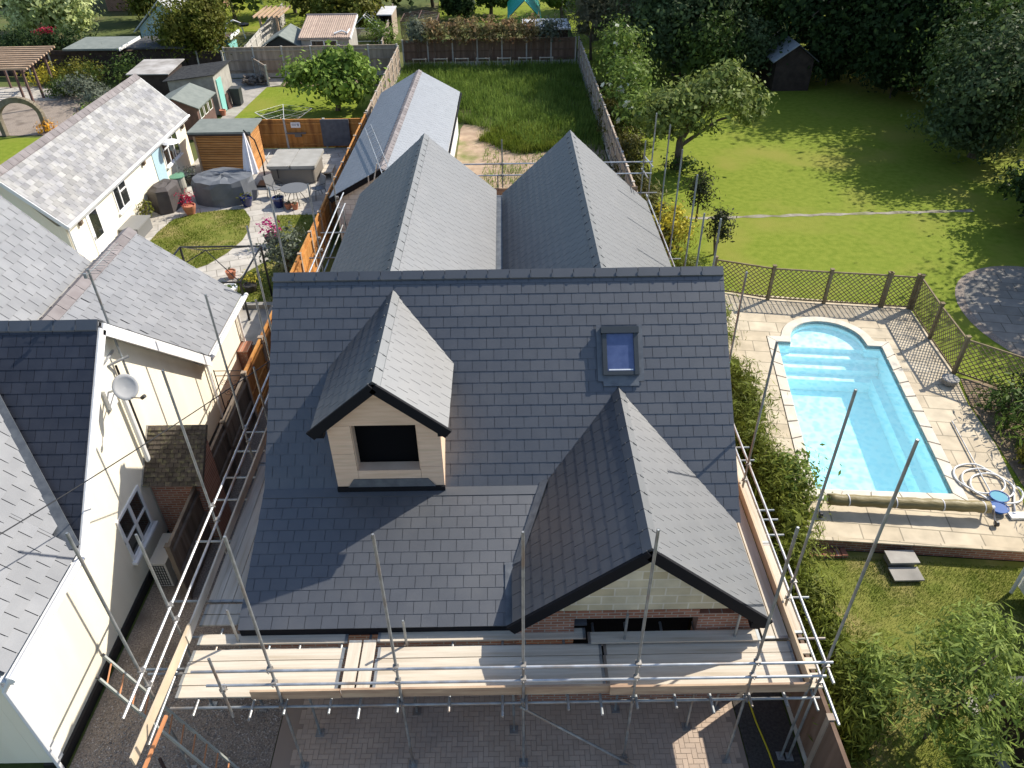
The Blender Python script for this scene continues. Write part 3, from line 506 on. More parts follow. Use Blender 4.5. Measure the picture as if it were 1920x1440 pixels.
gwl.prism([A+ow*.2+Vector((0, 0, -3.45)), A+ow*1.95+Vector((0, 0, -3.45)), A+ow*1.95+Vector((0, 0, -1.25)), A+ow*.2+Vector((0, 0, -1.25))], oe*.2)
mk('wall', gwl, blockgrey, ob)
mk('wall', MB().prism([A+ow*1.75+oe*.2+Vector((0, 0, -3.45)), A+ow*1.95+oe*.2+Vector((0, 0, -3.45)), A+ow*1.95+oe*.2+Vector((0, 0, -1.2)), A+ow*1.75+oe*.2+Vector((0, 0, -1.2))], oe*14), whitepaint, ob)
mk('wall', MB().prism([A-ow*1.75+oe*.2+Vector((0, 0, -3.45)), A-ow*1.95+oe*.2+Vector((0, 0, -3.45)), A-ow*1.95+oe*.2+Vector((0, 0, -1.2)), A-ow*1.75+oe*.2+Vector((0, 0, -1.2))], oe*14), blockgrey, ob)
mk('bargeboard', MB().beam(o0+Vector((0, 0, -.12)), o0+ow*2.14+Vector((0, 0, -.12-2.14*ot)), .03, .2).beam(o0+Vector((0, 0, -.12)), o0-ow*2.14+Vector((0, 0, -.12-2.14*ot)), .03, .2), fascia, ob)
mk('gutter', MB().tube([o0+ow*2.2+Vector((0, 0, -2.2*ot-.05)), o1+ow*2.2+Vector((0, 0, -2.2*ot-.05))], .055), fascia, ob)
wo = mk('door_opening', MB().prism([A+oe*.1-ow*.74+Vector((0, 0, -3.4)), A+oe*.1+ow*.19+Vector((0, 0, -3.4)), A+oe*.1+ow*.19+Vector((0, 0, -1.26)), A+oe*.1-ow*.74+Vector((0, 0, -1.26))], oe*.03), mat('door_brown', (.05, .03, .022), rough=.5), ob)
# ================================================================ the neighbour's rendered house
nb = thing('rendered_house', 'cream rendered house with pale slate roofs, satellite dish and white bargeboards', 'house', (-10, 13, 0))
X0 = -8.4
mk('wall', MB().prism([(X0, 7.1, .25), (X0, 20.1, .25), (X0, 20.1, 2.52), (X0, 16.95, 2.52), (X0, 12.84, 6.02), (X0, 9.65, 3.1), (X0, 7.1, 3.1)], (-.3, 0, 0)), render_cream, nb)['label'] = 'sunlit cream gable wall'
for q_ in ((-15, X0-.303, 7.1, 7.4, .25, 3.15), (-13, X0-.303, 19.8, 20.1, 0, 3.0), (-15, -11.2, 18.15, 18.4, 0, 4.5)): mk('wall', MB().box(*q_), render_cream, nb)
mk('plinth', MB().box(X0-.25, X0+.05, 7.05, 20.14, 0, .247), blackpl, nb)
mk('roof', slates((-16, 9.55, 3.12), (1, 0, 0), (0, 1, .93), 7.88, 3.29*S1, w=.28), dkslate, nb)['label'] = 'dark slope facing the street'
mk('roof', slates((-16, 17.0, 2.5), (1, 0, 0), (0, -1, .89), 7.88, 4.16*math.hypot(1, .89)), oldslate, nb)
mk('ridge_tiles', ridge((-16, 12.84, 6.2), (-8.12, 12.84, 6.2), .93, .89, .16), slate_ridge, nb)
mk('wing_roof', slates((-8.48, 9.6, 3.596), (0, 1, 0), (-1, 0, 1.1), 2.75, 2.28*math.hypot(1, 1.1), w=.36, g=.27, gap=.008, th=.009, mb=slates((-8.12, 7.02, 3.2), (0, 1, 0), (-1, 0, 1.1), 2.58, 2.64*math.hypot(1, 1.1), w=.36, g=.27, gap=.008, th=.009)), oldslate, nb)['label'] = 'pale slope of the front wing'
mk('wing_roof', slates((-8.5, 13.6, 2.9), (0, 1, 0), (-1, 0, .81), 2.9, 2.35*math.hypot(1, .81), w=.36, g=.25, gap=.008, th=.009, mb=slates((-8.13, 16.5, 2.6), (0, 1, 0), (-1, 0, .81), 3.65, 2.72*math.hypot(1, .81), w=.36, g=.25, gap=.008, th=.009)), oldslate, nb)['label'] = 'pale slope of the rear wing beside the garden'
mk('wing_roof', slates((-11.22, 13.6, 4.55), (0, 1, 0), (-1, 0, 1.15), 4.9, 3.2*math.hypot(1, 1.15), w=.36, g=.26, gap=.008, th=.009), oldslate, nb)['label'] = 'taller pale slope behind the dark ridge'
mk('ridge_tiles', ridge((-10.86, 13.9, 4.82), (-10.86, 20.2, 4.82), .81, .5, .2, .5), greyridge, nb)
mk('mortar_fillet', MB().beam((-11.1, 14.2, 4.66), (-11.1, 18.5, 4.66), .16, .06), concrete, nb)
mk('lead_valley', MB().beam((-8.16, 9.52, 3.3), (-10.72, 12.5, 6.03), .3, .03, up=(0, -.4, 1)), lead, nb)
mk('bargeboard', MB().beam((-8.11, 12.84, 6.0), (-8.11, 9.6, 2.99), .04, .24).beam((-8.25, 12.84, 5.93), (-8.25, 9.6, 2.92), .25, .02), white, nb)
mk('bargeboard', MB().beam((-8.11, 12.86, 6.0), (-8.11, 16.98, 2.32), .04, .24).beam((-8.25, 12.86, 5.93), (-8.25, 16.98, 2.25), .25, .02), white, nb)
mk('gutter', MB().tube([(-8.03, 6.95, 3.1), (-8.03, 9.5, 3.1)], .065).box(-8.12, -8.05, 6.98, 9.5, 2.95, 3.14).box(-8.4, -8.1, 7.0, 9.6, 2.96, 2.99), white, nb)
mk('gutter', MB().tube([(-8.04, 17.0, 2.5), (-8.04, 20.35, 2.5)], .065).box(-8.14, -8.06, 17.0, 20.2, 2.36, 2.54), white, nb)
for nm, pts, r_, m_ in (('downpipe', [(-8.06, 7.0, 3.1), (-8.3, 7.0, 2.75), (-8.3, 7.0, .1)], .045, white), ('downpipe', [(-8.05, 20.2, 2.5), (-8.3, 19.95, 2.15), (-8.3, 19.95, .1)], .045, white), ('downpipe', [(-8.05, 17.0, 2.5), (-8.33, 17.1, 2.2), (-8.33, 17.1, .1)], .035, white), ('soil_pipe', [(-8.3, 12.95, .1), (-8.3, 12.95, 4.3)], .06, whitepaint), ('drain_pipe', [(-8.32, 13.15, .1), (-8.32, 13.15, 4.9)], .025, blackpl)): mk(nm, MB().tube(pts, r_), m_, nb)
win(nb, X0, 11.2, 12.35, .98, 2.2, (11.78,), ((11.2, 11.78, 1.55), (11.78, 12.35, 1.55)), .07)
mk('alarm_box', MB().box(X0, X0+.09, 12.45, 12.75, 4.25, 4.75), white, nb)
mk('corner_trim', MB().box(X0-.01, X0+.03, 7.06, 7.25, .25, 2.95), whitepaint, nb)
ds = thing('satellite_dish', 'round grey satellite dish on the cream gable wall', 'satellite dish', (-8.4, 12.6, 4.6))
dn = Vector((.42, -.72, .55)).normalized(); dc = Vector((-7.86, 12.46, 4.84)); dx = dn.cross(Vector((0, 0, 1))).normalized(); dy = dx.cross(dn); dmb = MB(); rings = [(0, -.055), (.1, -.047), (.18, -.025), (.24, 0), (.248, -.012), (.17, -.046), (.0, -.07)]
for r_, h_ in rings:
    for j in range(24): a = 2*math.pi*j/24; dmb.v.append(tuple(dc+dx*math.cos(a)*r_+dy*math.sin(a)*r_*1.12+dn*h_))
for i in range(6):
    for j in range(24): dmb.f.append((i*24+j, i*24+(j+1) % 24, (i+1)*24+(j+1) % 24, (i+1)*24+j))
mk('reflector', dmb, dishm, ds, True); mk('arm', MB().tube([dc-dn*.05-dy*.22, dc+Vector((.34, -.12, -.2))], .014).tube([dc-dn*.08, (-8.38, 12.55, 4.62)], .025).tube([dc-dn*.08-dy*.1, (-8.38, 12.75, 4.45)], .016), galvd, ds); mk('receiver', MB().tube([dc+Vector((.32, -.12, -.2)), dc+Vector((.4, -.12, -.14))], .04), blackpl, ds)
ae = thing('television_aerial', 'tall aerial mast with a spiky aerial, clamped to the cream gable', 'aerial', (-8.25, 13.3, 4.1))
mk('mast', MB().tube([(-8.22, 13.3, 4.1), (-8.22, 13.3, 7.1)], .026), galvd, ae); mk('bracket', MB().beam((-8.4, 13.0, 5.0), (-8.1, 13.35, 5.0), .05, .04).beam((-8.38, 12.75, 5.15), (-8.38, 13.35, 5.15), .04, .05), galv, ae)
ya = MB().tube([(-8.22, 13.15, 7.02), (-8.15, 14.55, 7.05)], .01)
for k in range(12): y = 13.25+k*.11; ya.tube([(-8.42+.01*k, y, 7.03), (-8.0-.004*k, y, 7.03)], .004, 5)
ya.box(-8.25, -8.19, 13.13, 13.18, 6.98, 7.08); mk('aerial_rods', ya, galvd, ae)
# rear annexe
an = thing('rendered_annexe', 'long cream annexe with mottled pale slate roof beside the patio', 'annexe', (-18, 32, 0))
XA = -16.3; at_ = .98
mk('wall', MB().box(XA-.25, XA, 25.95, 38.8, 0, 2.3).prism([(-20, 25.95, 0), (XA-.253, 25.95, 0), (XA-.253, 25.95, 2.3), (-18.1, 25.95, 4.15), (-20, 25.95, 2.3)], (0, .25, 0)).prism([(-20, 38.55, 0), (XA-.253, 38.55, 0), (XA-.253, 38.55, 2.3), (-18.1, 38.55, 4.15), (-20, 38.55, 2.3)], (0, .25, 0)), render_cream, an)
mk('roof', slates((-16.1, 25.8, 2.4), (0, 1, 0), (-1, 0, at_), 13.15, 2.0*math.hypot(1, at_), w=.38, g=.22, gap=.008, th=.009), blotslate, an)
mk('roof', slates((-20.1, 25.8, 2.4), (0, 1, 0), (1, 0, at_), 13.15, 2.0*math.hypot(1, at_)), oldslate, an)
mk('ridge_tiles', ridge((-18.1, 25.8, 4.38), (-18.1, 38.95, 4.38), at_, at_, .2, .4), greyridge, an)
mk('bargeboard', MB().beam((-16.08, 25.77, 2.3), (-18.1, 25.77, 4.28), .03, .14).beam((-18.1, 25.77, 4.28), (-20.1, 25.77, 2.3), .03, .14), white, an); mk('bargeboard', MB().beam((-16.08, 38.98, 2.3), (-18.1, 38.98, 4.28), .03, .14), white, an)
mk('gutter', MB().tube([(-16.03, 25.7, 2.34), (-16.03, 39.0, 2.34)], .06).box(-16.12, -16.09, 25.8, 38.9, 2.18, 2.37), white, an)
mk('downpipe', MB().tube([(-16.05, 25.9, 2.3), (-16.24, 26.05, 2.05), (-16.24, 26.05, 0)], .04), white, an)
win(an, XA, 29.95, 31.2, 1.05, 2.08, (30.5,), ((30.5, 31.2, 1.75),), .06)
win(an, XA, 35.5, 37.5, .95, 2.08, (36.15, 36.85), ((35.5, 36.15, 1.72), (36.15, 36.85, 1.72)), .06)
d_ = mk('door', join(MB().box(XA, XA+.03, 27.45, 28.55, .02, 2.12)), white, an); mk('pane', MB().box(XA+.031, XA+.036, 27.68, 28.3, .95, 1.98), glass, d_); mk('handle', MB().box(XA+.036, XA+.08, 27.52, 27.6, 1.0, 1.12), galv, d_)
mk('door', MB().box(XA, XA+.03, 34.3, 35.3, .02, 2.1), mat('blue_door', (.40, .55, .62), rough=.5), an)
for y in (26.9, 33.2, 38.3): mk('wall_light', MB().box(XA, XA+.1, y-.05, y+.05, 1.9, 2.06).box(XA+.1, XA+.16, y-.07, y+.07, 1.96, 2.1), mat('light_bronze', (.16, .12, .09), rough=.5), an)
mk('opening_shade_sheet', MB().box(-17.55, -17.0, 25.93, 25.948, 1.0, 1.75), void_shade, an); mk('wall_clock', MB().tube([(-18.3, 25.95, 2.75), (-18.3, 25.9, 2.75)], .3, 20).tube([(-18.3, 25.9, 2.75), (-18.3, 25.88, 2.75)], .2, 20), blackmetal, an)  # dark sheet on the gable stands in for an unlit opening
# brick lean-to, air conditioner, gate
le = thing('brick_store', 'small brick lean-to store with mossy tiled roof against the cream house', 'store', (-7.7, 13, 0))
mk('wall', MB().box(-8.36, -7.12, 12.75, 13.55, 0, 2.08).prism([(-8.36, 12.75, 2.08), (-8.36, 13.55, 2.08), (-8.36, 13.55, 2.75)], (1.24, 0, 0)), brick, le)
mk('roof', slates((-8.38, 12.5, 2.0), (1, 0, 0), (0, 1, .88), 1.36, 1.05*math.hypot(1, .88), w=.17, g=.105, th=.02, deck=.07), mossy, le)
mk('verge', MB().beam((-8.4, 12.5, 2.0), (-8.4, 13.55, 2.93), .07, .08), concrete, le)
ac = thing('air_conditioner', 'beige air conditioning unit on the ground under the white window', 'air conditioner', (-7.95, 11.7, 0))
mk('casing', MB().box(-8.12, -7.76, 11.24, 12.14, .06, .8).box(-8.13, -7.75, 11.23, 12.15, .8, .83).box(-8.1, -8.02, 11.3, 12.1, 0, .06).box(-7.86, -7.78, 11.3, 12.1, 0, .06), mat('beige_metal', (.42, .40, .36), rough=.5), ac)
gg = MB()
for i in range(6): gg.box(-8.1+i*.055, -8.09+i*.055, 11.22, 11.236, .1, .76)
for i in range(8): gg.box(-8.1, -7.8, 11.224, 11.232, .12+i*.09, .13+i*.09)
mk('grille', gg, blackpl, ac); mk('fan_guard', MB().tube([(-7.757, 11.7, .44), (-7.74, 11.7, .44)], .28, 20), mat('beige_guard', (.3, .29, .26)), ac)
ga = thing('iron_gate', 'black wrought iron scroll gate between the cream house and the fence', 'gate', (-8, 17.4, 0)); gb = MB()
for x in (-8.33, -7.55): gb.tube([(x, 17.4, 0), (x, 17.4, 1.75)], .016, 6)
for z in (.15, 1.55, 1.72): gb.tube([(-8.33, 17.4, z), (-7.55, 17.4, z)], .012, 6)
for cx, cz, r_ in ((-8.15, 1.3, .12), (-7.8, 1.25, .14), (-8.1, .95, .13), (-7.78, .85, .12), (-8.12, .55, .14), (-7.8, .45, .12), (-7.95, 1.08, .09), (-7.95, .7, .09)):
    gb.tube([(cx+r_*(1-k/22)*math.cos(k*.55), 17.4, cz+r_*(1-k/22)*math.sin(k*.55)) for k in range(19)], .007, 5, False)
mk('scrollwork', gb, blackmetal, ga)
solo('brick_pier', MB().box(-8.7, -8.1, 19.4, 19.9, 0, 1.0).box(-8.75, -8.05, 19.35, 19.95, 1.0, 1.06), brick, 'low red brick pier behind the iron gate', 'pier')
# ================================================================ scaffolding
TR = .0242
SG_ = 'scaffolding around the slate house'
def scaffold(label, loc, std=(), rails=(), ledg=(), trans=(), brace=(), coup_=()):
    t = thing('scaffold', label, 'scaffold', loc, SG_)
    for x, y, z0, z1 in std:
        mb = MB().tube([(x, y, z0), (x, y, z1)], TR, 10, False); mb.tube([(x, y, z1), (x, y, z1-.05)], TR*.8, 10)
        if z0 < .1: mb.box(x-.08, x+.08, y-.08, y+.08, z0, z0+.012)
        mk('standard', mb, galvd, t, False)
    for nm, L_ in (('guard_rail', rails), ('ledger', ledg), ('transom', trans), ('brace', brace)):
        for a, b in L_: mk(nm, MB().tube([a, b], TR, 10), galv if nm == 'guard_rail' else galvd, t)
    for x, y, z in coup_: mk('coupler', MB().box(x-.045, x+.045, y-.045, y+.045, z-.035, z+.035).tube([(x, y-.085, z+.01), (x, y+.085, z+.01)], .012, 6).tube([(x-.07, y, z-.02), (x+.07, y, z-.02)], .012, 6), coup, t)
    return t
FX = (-3.92, -1.90, .15, 2.0, 3.91); DZ = 2.2
scaffold('front scaffold run of five tall tubes with two long guard rails', (0, 7.08, 0), [(x, 7.08, 0, 6.24) for x in FX]+[(x, 7.72, 0, 2.1) for x in (-3.75, -.02, 3.3)]+[(-4.97, 8.25, 0, 3.1), (-1.92, 8.12, 0, 2.9), (1.98, 8.10, 0, 3.0), (3.95, 8.12, 0, 2.95), (-4.73, 6.92, 2.0, 3.66)],
    [((-5.17, 7.02, 3.16), (5.12, 7.02, 3.14)), ((-5.02, 7.02, 2.77), (5.1, 7.02, 2.76))], [((-5.8, 7.03, 2.1), (5.15, 7.03, 2.1)), ((-5.3, 8.13, 2.1), (4.3, 8.13, 2.1)), ((-5.9, 8.42, 2.1), (-4.5, 8.42, 2.1))],
    [((x, 6.86-(.1 if i % 3 == 1 else 0), 2.145), (x, 8.55, 2.145)) for i, x in enumerate((-5.35, -4.4, -3.85, -3.1, -2.6, -1.96, -1.1, -.2, .2, .9, 1.45, 2.05, 2.7, 3.3, 3.96, 4.55))], [((.09, 6.98, 2.06), (2.2, 6.94, .05))],
    [(x, 7.05, z) for x in FX for z in (3.15, 2.77, 2.1)]+[(2.0, 7.05, .2), (-4.73, 6.96, 2.77)])
LY = (7.05, 8.32, 10.7, 13.14)
scaffold('left scaffold run along the boundary fence with two parallel rails', (-5.9, 9, 0), [(-6.0, y, 0, z) for y, z in zip(LY, (6.39, 4.96, 6.48, 6.58))]+[(-5.9, 15.4, 0, 5.15), (-5.9, 14.3, 0, 4.0), (-4.95, 12, 0, 2.1)],
    [((-5.945, 6.25, 3.16), (-5.945, 16.6, 3.16)), ((-5.945, 6.6, 2.76), (-5.945, 16.6, 2.76))], [((-5.93, 6.4, 2.1), (-5.93, 16.6, 2.1))], [((-6.55, y, 2.13), (-4.9, y, 2.13)) for y in (7.75, 9.2, 10.7, 11.9, 12.6, 13.5, 14.2)]+[((-6.4, 7.66, 2.13), (-5.5, 7.66, 2.13))], [],
    [(-5.97, y, z) for y in LY for z in (3.16, 2.76)])
scaffold('rear left scaffold run beside the orange fence', (-5.9, 18, 0), [(-5.9, 15.95, 0, 6.75), (-5.9, 18.0, 0, 6.85), (-5.9, 21.6, 0, 5.5), (-5.2, 22.6, 0, 4.2), (-5.9, 24.8, 0, 4.6)],
    [((-5.7, 17.2, 3.34), (-5.7, 25.2, 3.34)), ((-5.7, 17.2, 3.74), (-5.7, 25.2, 3.74))], [((-5.85, 17, 2.62), (-5.85, 25, 2.62)), ((-5.1, 17, 2.62), (-5.1, 25, 2.62))], [((-6.5, y, 2.66), (-4.9, y, 2.66)) for y in (18.4, 20.5, 22.4, 24.3)], [], [(-5.85, y, z) for y in (18.0, 21.6, 24.8) for z in (3.34, 3.74)])
RY = (7.1, 8.8, 11.92)
scaffold('right scaffold run above the conifer hedge with two sloping bright rails', (5.1, 9, 0), [(5.08, y, 0, z) for y, z in zip(RY, (7.78, 7.28, 6.08))]+[(4.95, 7.12, 0, 2.6)],
    [((5.1, 6.78, 2.93), (5.1, 16.8, 2.93)), ((5.14, 6.34, 2.47), (5.14, 16.8, 2.47))], [((5.05, 6.8, 2.1), (5.05, 17, 2.1))], [((4.4, y, 2.14), (5.62, y, 2.14)) for y in (8.15, 9.05, 10.62, 11.05, 11.32, 12.9, 13.35)], [], [(5.09, y, z) for y in RY for z in (2.93, 2.47)])
scaffold('rear right scaffold run of tall thin tubes above the lawn', (5.15, 20, 0), [(5.15, y, 0, z) for y, z in ((14.47, 6.19), (16.92, 6.32), (18.42, 5.8), (19.65, 6.36), (21.72, 6.33), (23.74, 6.4), (26.1, 6.05))],
    [((5.12, 16.8, 3.0), (5.12, 26.4, 3.05)), ], [((5.05, 17, 2.6), (5.05, 25.6, 2.6))], [((4.5, y, 2.64), (5.6, y, 2.64)) for y in (16.2, 19, 22)], [], [(5.15, y, 3.0) for y in (18.42, 19.65, 21.72, 23.74)])
scaffold('short scaffold run behind the two rear gables', (0, 24.9, 0), [(-.14, 24.95, 0, 5.6), (4.65, 24.95, 0, 5.5), (4.95, 25.1, 0, 5.2), (-.3, 24.92, 0, 4.4)], [((-3.2, 24.9, 4.8), (4.95, 24.9, 4.8)), ((-3.2, 24.9, 4.4), (4.95, 24.9, 4.4)), ((4.85, 24.3, 4.85), (4.85, 26.0, 4.6)), ((4.7, 24.2, 4.5), (4.7, 25.5, 4.35))], [((-3, 24.9, 3.7), (5.2, 24.9, 3.7))], [], [], [(-.14, 24.9, 4.8), (-.14, 24.9, 4.4), (4.65, 24.9, 4.8), (4.65, 24.9, 4.4)])
bx = thing('scaffold', 'small bundle of tubes and a ladder end against the outbuilding gable', 'scaffold', (-4.9, 28, 0), SG_)
for a, b in (((-5.32, 27.95, 2.2), (-5.28, 27.95, 3.3)), ((-5.3, 27.9, 2.3), (-4.9, 28.0, 3.75)), ((-5.2, 27.85, 2.5), (-4.8, 27.9, 3.3)), ((-5.35, 27.9, 2.45), (-5.0, 27.6, 2.6))): mk('standard', MB().tube([a, b], TR), galv, bx)
rl = thing('roof_ladder', 'thin metal ladder lying up the left slope of the outbuilding roof', 'ladder', (-5, 30, 2.5)); lb = MB()
ra_, rb_ = Vector((-4.4, 26.2, 3.86)), Vector((-6.55, 35.4, 2.72)); rc = Vector((.27, .06, .15))
lb.tube([ra_, rb_], .018, 6).tube([ra_+rc, rb_+rc], .018, 6); mk('stile', lb, galv, rl)
lb = MB()
for k in range(14): q = ra_+(rb_-ra_)*((k+.5)/14); lb.tube([q, q+rc], .012, 6)
mk('rung', lb, galv, rl)
la = thing('ladder', 'long access ladder with copper coloured rungs leaning on the front left scaffold corner', 'ladder', (-5.4, 7, 0)); a1, b1 = Vector((-6.86, 7.52, 2.9)), Vector((-5.0, 6.95, -.0)); a2, b2 = Vector((-6.76, 7.1, 2.9)), Vector((-4.95, 6.55, -.0))
for a, b in ((a1, b1), (a2, b2)): s_ = mk('stile', MB().beam(a, b, .03, .075), mat('ladder_alloy', (.36, .37, .34), (.44, .45, .40), rough=.5, metal=.5), la); mk('end_cap', MB().beam(a, a+(a-b)*.012, .034, .08), blackpl, s_)
for k in range(12): t_ = (k+.6)/12; mk('rung', MB().tube([a1+(b1-a1)*t_, a2+(b2-a2)*t_], .014, 6), orangew, la)
# boards
BC = [0]
def plank(x0, x1, y0, y1, z, label, m_=None, group='scaffold boards on the platforms'):
    o = solo('scaffold_board', MB().box(x0, x1, y0, y1, z-.038, z), m_ or (board if x1-x0 > y1-y0 else boardy), label, 'scaffold board', group); e = .0025
    for a in ((0, 1) if x1-x0 > 1 or y1-y0 > 1 else ()):
        if x1-x0 > y1-y0: p = x0 if a == 0 else x1-.05; mk('end_band', MB().box(p-e*(1-a), p+.05+e*a, y0-e, y1+e, z-.04, z+e), galvd, o)
        else: p = y0 if a == 0 else y1-.05; mk('end_band', MB().box(x0-e, x1+e, p-e*(1-a), p+.05+e*a, z-.04, z+e), galvd, o)
    return o
ordn = ('front row of the', 'second row of the', 'third row of the', 'back row of the')
for bay, x0, x1, dz in (('left bay of the front platform, in full sun', -5.74, -3.02, 0), ('middle bay of the front platform, half in shade', -2.42, 1.56, .004), ('right bay of the front platform, beside the gable', 1.585, 4.93, .0)):
    for k in range(4):
        e = R.uniform(-.06, .06) if k else 0
        plank(x0+e*.4, x1+e*.15, 7.165+.23*k, 7.165+.23*k+.214, DZ+dz+R.uniform(-.004, .004), 'pale timber board, '+ordn[k]+' '+bay)
plank(-2.95, -2.73, 7.16, 8.2, DZ+.042, 'left of two short boards laid crosswise between the front bays'); plank(-2.69, -2.47, 7.16, 8.2, DZ+.042, 'right of two short boards laid crosswise between the front bays')
plank(-5.7, -3.0, 8.19, 8.40, DZ, 'grey shaded board close under the left end of the eaves'); plank(-2.45, 1.3, 8.18, 8.39, DZ+.03, 'grey shaded inner board under the middle of the eaves'); plank(1.33, 4.4, 8.03, 8.25, DZ+.1, 'raised inner board in front of the dark gable window opening')
for k, y in enumerate((8.62, 8.86)): plank(-5.8, -4.7, y, y+.22, DZ-.02, ('near' if k == 0 else 'far')+' of two worn boards laid crosswise at the left corner', boardg)
for k, x in enumerate((-5.79, -5.555, -5.32)):
    for j, (y0, y1, w_) in enumerate(((9.12, 12.96, 'lower'), (12.99, 16.9, 'upper'))):
        plank(x, x+.224, y0, y1, DZ+R.uniform(-.004, .004), w_+' length of the '+('outer', 'middle', 'inner')[k]+' weathered board line along the left verge', boardg if k < 1 else boardy)
plank(5-.53, 4.69, 8.1, 12.4, DZ+.04, 'inner pale board along the right side of the front gable'); plank(4.71, 4.93, 8.1, 12.6, DZ+.04, 'grey middle board along the right side of the front gable')
for k, (y0, y1) in enumerate(((7.15, 7.42), (7.5, 7.72), (7.8, 8.0))): plank(4.98, 5.22, y0, y1, DZ+.02, ('nearest', 'middle', 'farthest')[k]+' short board end poking out past the right front corner', board)
plank(5.0, 5.2, 8.2, 10.3, DZ+.05, 'near pale board lying outside the right toe board'); plank(5.0, 5.2, 10.32, 14.5, DZ+.05, 'far pale board lying outside the right toe board')
def toeb(a, b, label, m_=None, h=.225): return solo('toe_board', MB().beam((a[0], a[1], a[2]+h/2), (b[0], b[1], b[2]+h/2), .038, h), m_ or toe, label, 'toe board', 'toe boards edging the platforms')
toeb((-4.42, 7.125, DZ), (-2.92, 7.125, DZ), 'short left toe board along the front platform edge'); toeb((-2.9, 7.13, DZ+.006), (1.9, 7.13, DZ+.006), 'long reddish toe board along the middle of the front edge'); toeb((1.6, 7.085, DZ+.03), (4.92, 7.085, DZ+.03), 'pinkish right toe board along the front platform edge')
toeb((-5.95, 6.0, DZ+.05), (-5.86, 8.45, DZ+.05), 'pale left toe board sticking out past the front corner with a red painted end', mat('pale_toe_timber', (.50, .40, .28), (.60, .49, .35), rough=.85, scale=2)); toeb((-5.85, 8.2, DZ+.02), (-5.84, 17, DZ+.02), 'long dark left toe board along the side platform', boardg)
toeb((4.97, 7.12, DZ+.02), (4.97, 16.5, DZ+.02), 'long pale right toe board beside the conifer hedge', mat('fresh_toe_timber', (.50, .38, .25), (.58, .46, .32), rough=.85, scale=2)); toeb((-1.2, 24.85, 3.74), (4.5, 24.85, 3.74), 'toe board across the back between the rear gables')
solo('wood_block', MB().beam((-5.86, 5.9, 2.1), (-5.82, 6.9, 2.1), .05, .05), orangew, 'orange timber batten under the pale left toe board end', 'batten')
# overhead wire
wp = [Vector((-5.0, 17.03, 3.37)).lerp(Vector((-8.0, 8.31, 5.35)), t)+Vector((0, 0, -.25*math.sin(math.pi*min(1, t/1.7)))) for t in [i*.12 for i in range(15)]]
solo('overhead_wire', MB().tube(wp, .011, 6), blackpl, 'thin black overhead wire crossing in front of the cream house', 'wire')
solo('metal_stake', MB().tube([(-5.85, 6.3, -.02), (-6.15, 6.7, 1.1)], .03), mat('rusty_steel', (.05, .03, .025), rough=.9), 'dark rusty stake leaning in the gravel at the front left', 'stake')
solo('hose', MB().tube([(4.62, 8.5, .012), (4.66, 7.8, .012), (4.74, 7.2, .012), (4.78, 6.5, .012), (4.85, 5.5, .012)], .017), yellowp, 'thin yellow hose lying along the dark side path', 'hose')
# ================================================================ fences
fence('board_fence', 'brown weathered board fence between the cream house and the left scaffold', (-7.3, 10.9), (-7.4, 17.1), 1.75, 2.05, fencegrey, fencegrey, gb=0)
fence('board_fence', 'bright orange board fence between the patio garden and the rear scaffold', (-7.4, 17.15), (-7.42, 40.7), 1.78, 1.83, fenceorange, fencewood, pr=.055, gb=.15)
fence('board_fence', 'beige board fence with concrete posts between the long outbuilding and the left lawn', (-7.36, 40.85), (-7.3, 55.4), 1.85, 1.82)
fence('board_fence', 'brown board fence with concrete posts across the end of the left lawn', (-19.2, 55.25), (-7.4, 55.5), 1.95, 1.83, fencewood, gb=.28)
fence('board_fence', 'shaded brown board fence behind the overgrown plot', (-7.25, 57.6), (5.1, 57.9), 1.75, 1.83, fencebrown, gb=.28)
fence('board_fence', 'grey board fence along the right side of the overgrown plot', (5.3, 57.7), (5.35, 27.0), 1.8, 1.83, fencewood, gb=.25)
fence('board_fence', 'reddish brown panel fence beside the dark side path at the front right', (5.36, 3.2), (5.36, 8.7), 1.72, 1.83, fencebrown, fencewood, pr=.05, gb=.2, rails=False)
fence('board_fence', 'orange stained board fence behind the hot tub', (-13.9, 40.75), (-7.6, 40.75), 1.5, 2.0, fenceorange, gb=.0)
fence('board_fence', 'short low fence return standing out from the brown fence by the woodpile', (-17.3, 55.1), (-15.9, 53.0), 1.3, 1.25, fencewood, gb=.2)
fence('board_fence', 'pale fence running away between the playhouse and the felt roofed shed', (-18.2, 55.6), (-19.4, 73), 1.6, 1.83, postc, gb=0)
fence('board_fence', 'dark boundary fence behind the far left shrubs', (-37, 56.6), (-19.4, 55.3), 1.7, 1.83, darkwood, gb=0)
fence('board_fence', 'narrow fence running back between the two greenhouses', (-8.8, 58.2), (-9.6, 72), 1.6, 1.83, fencewood, gb=0)
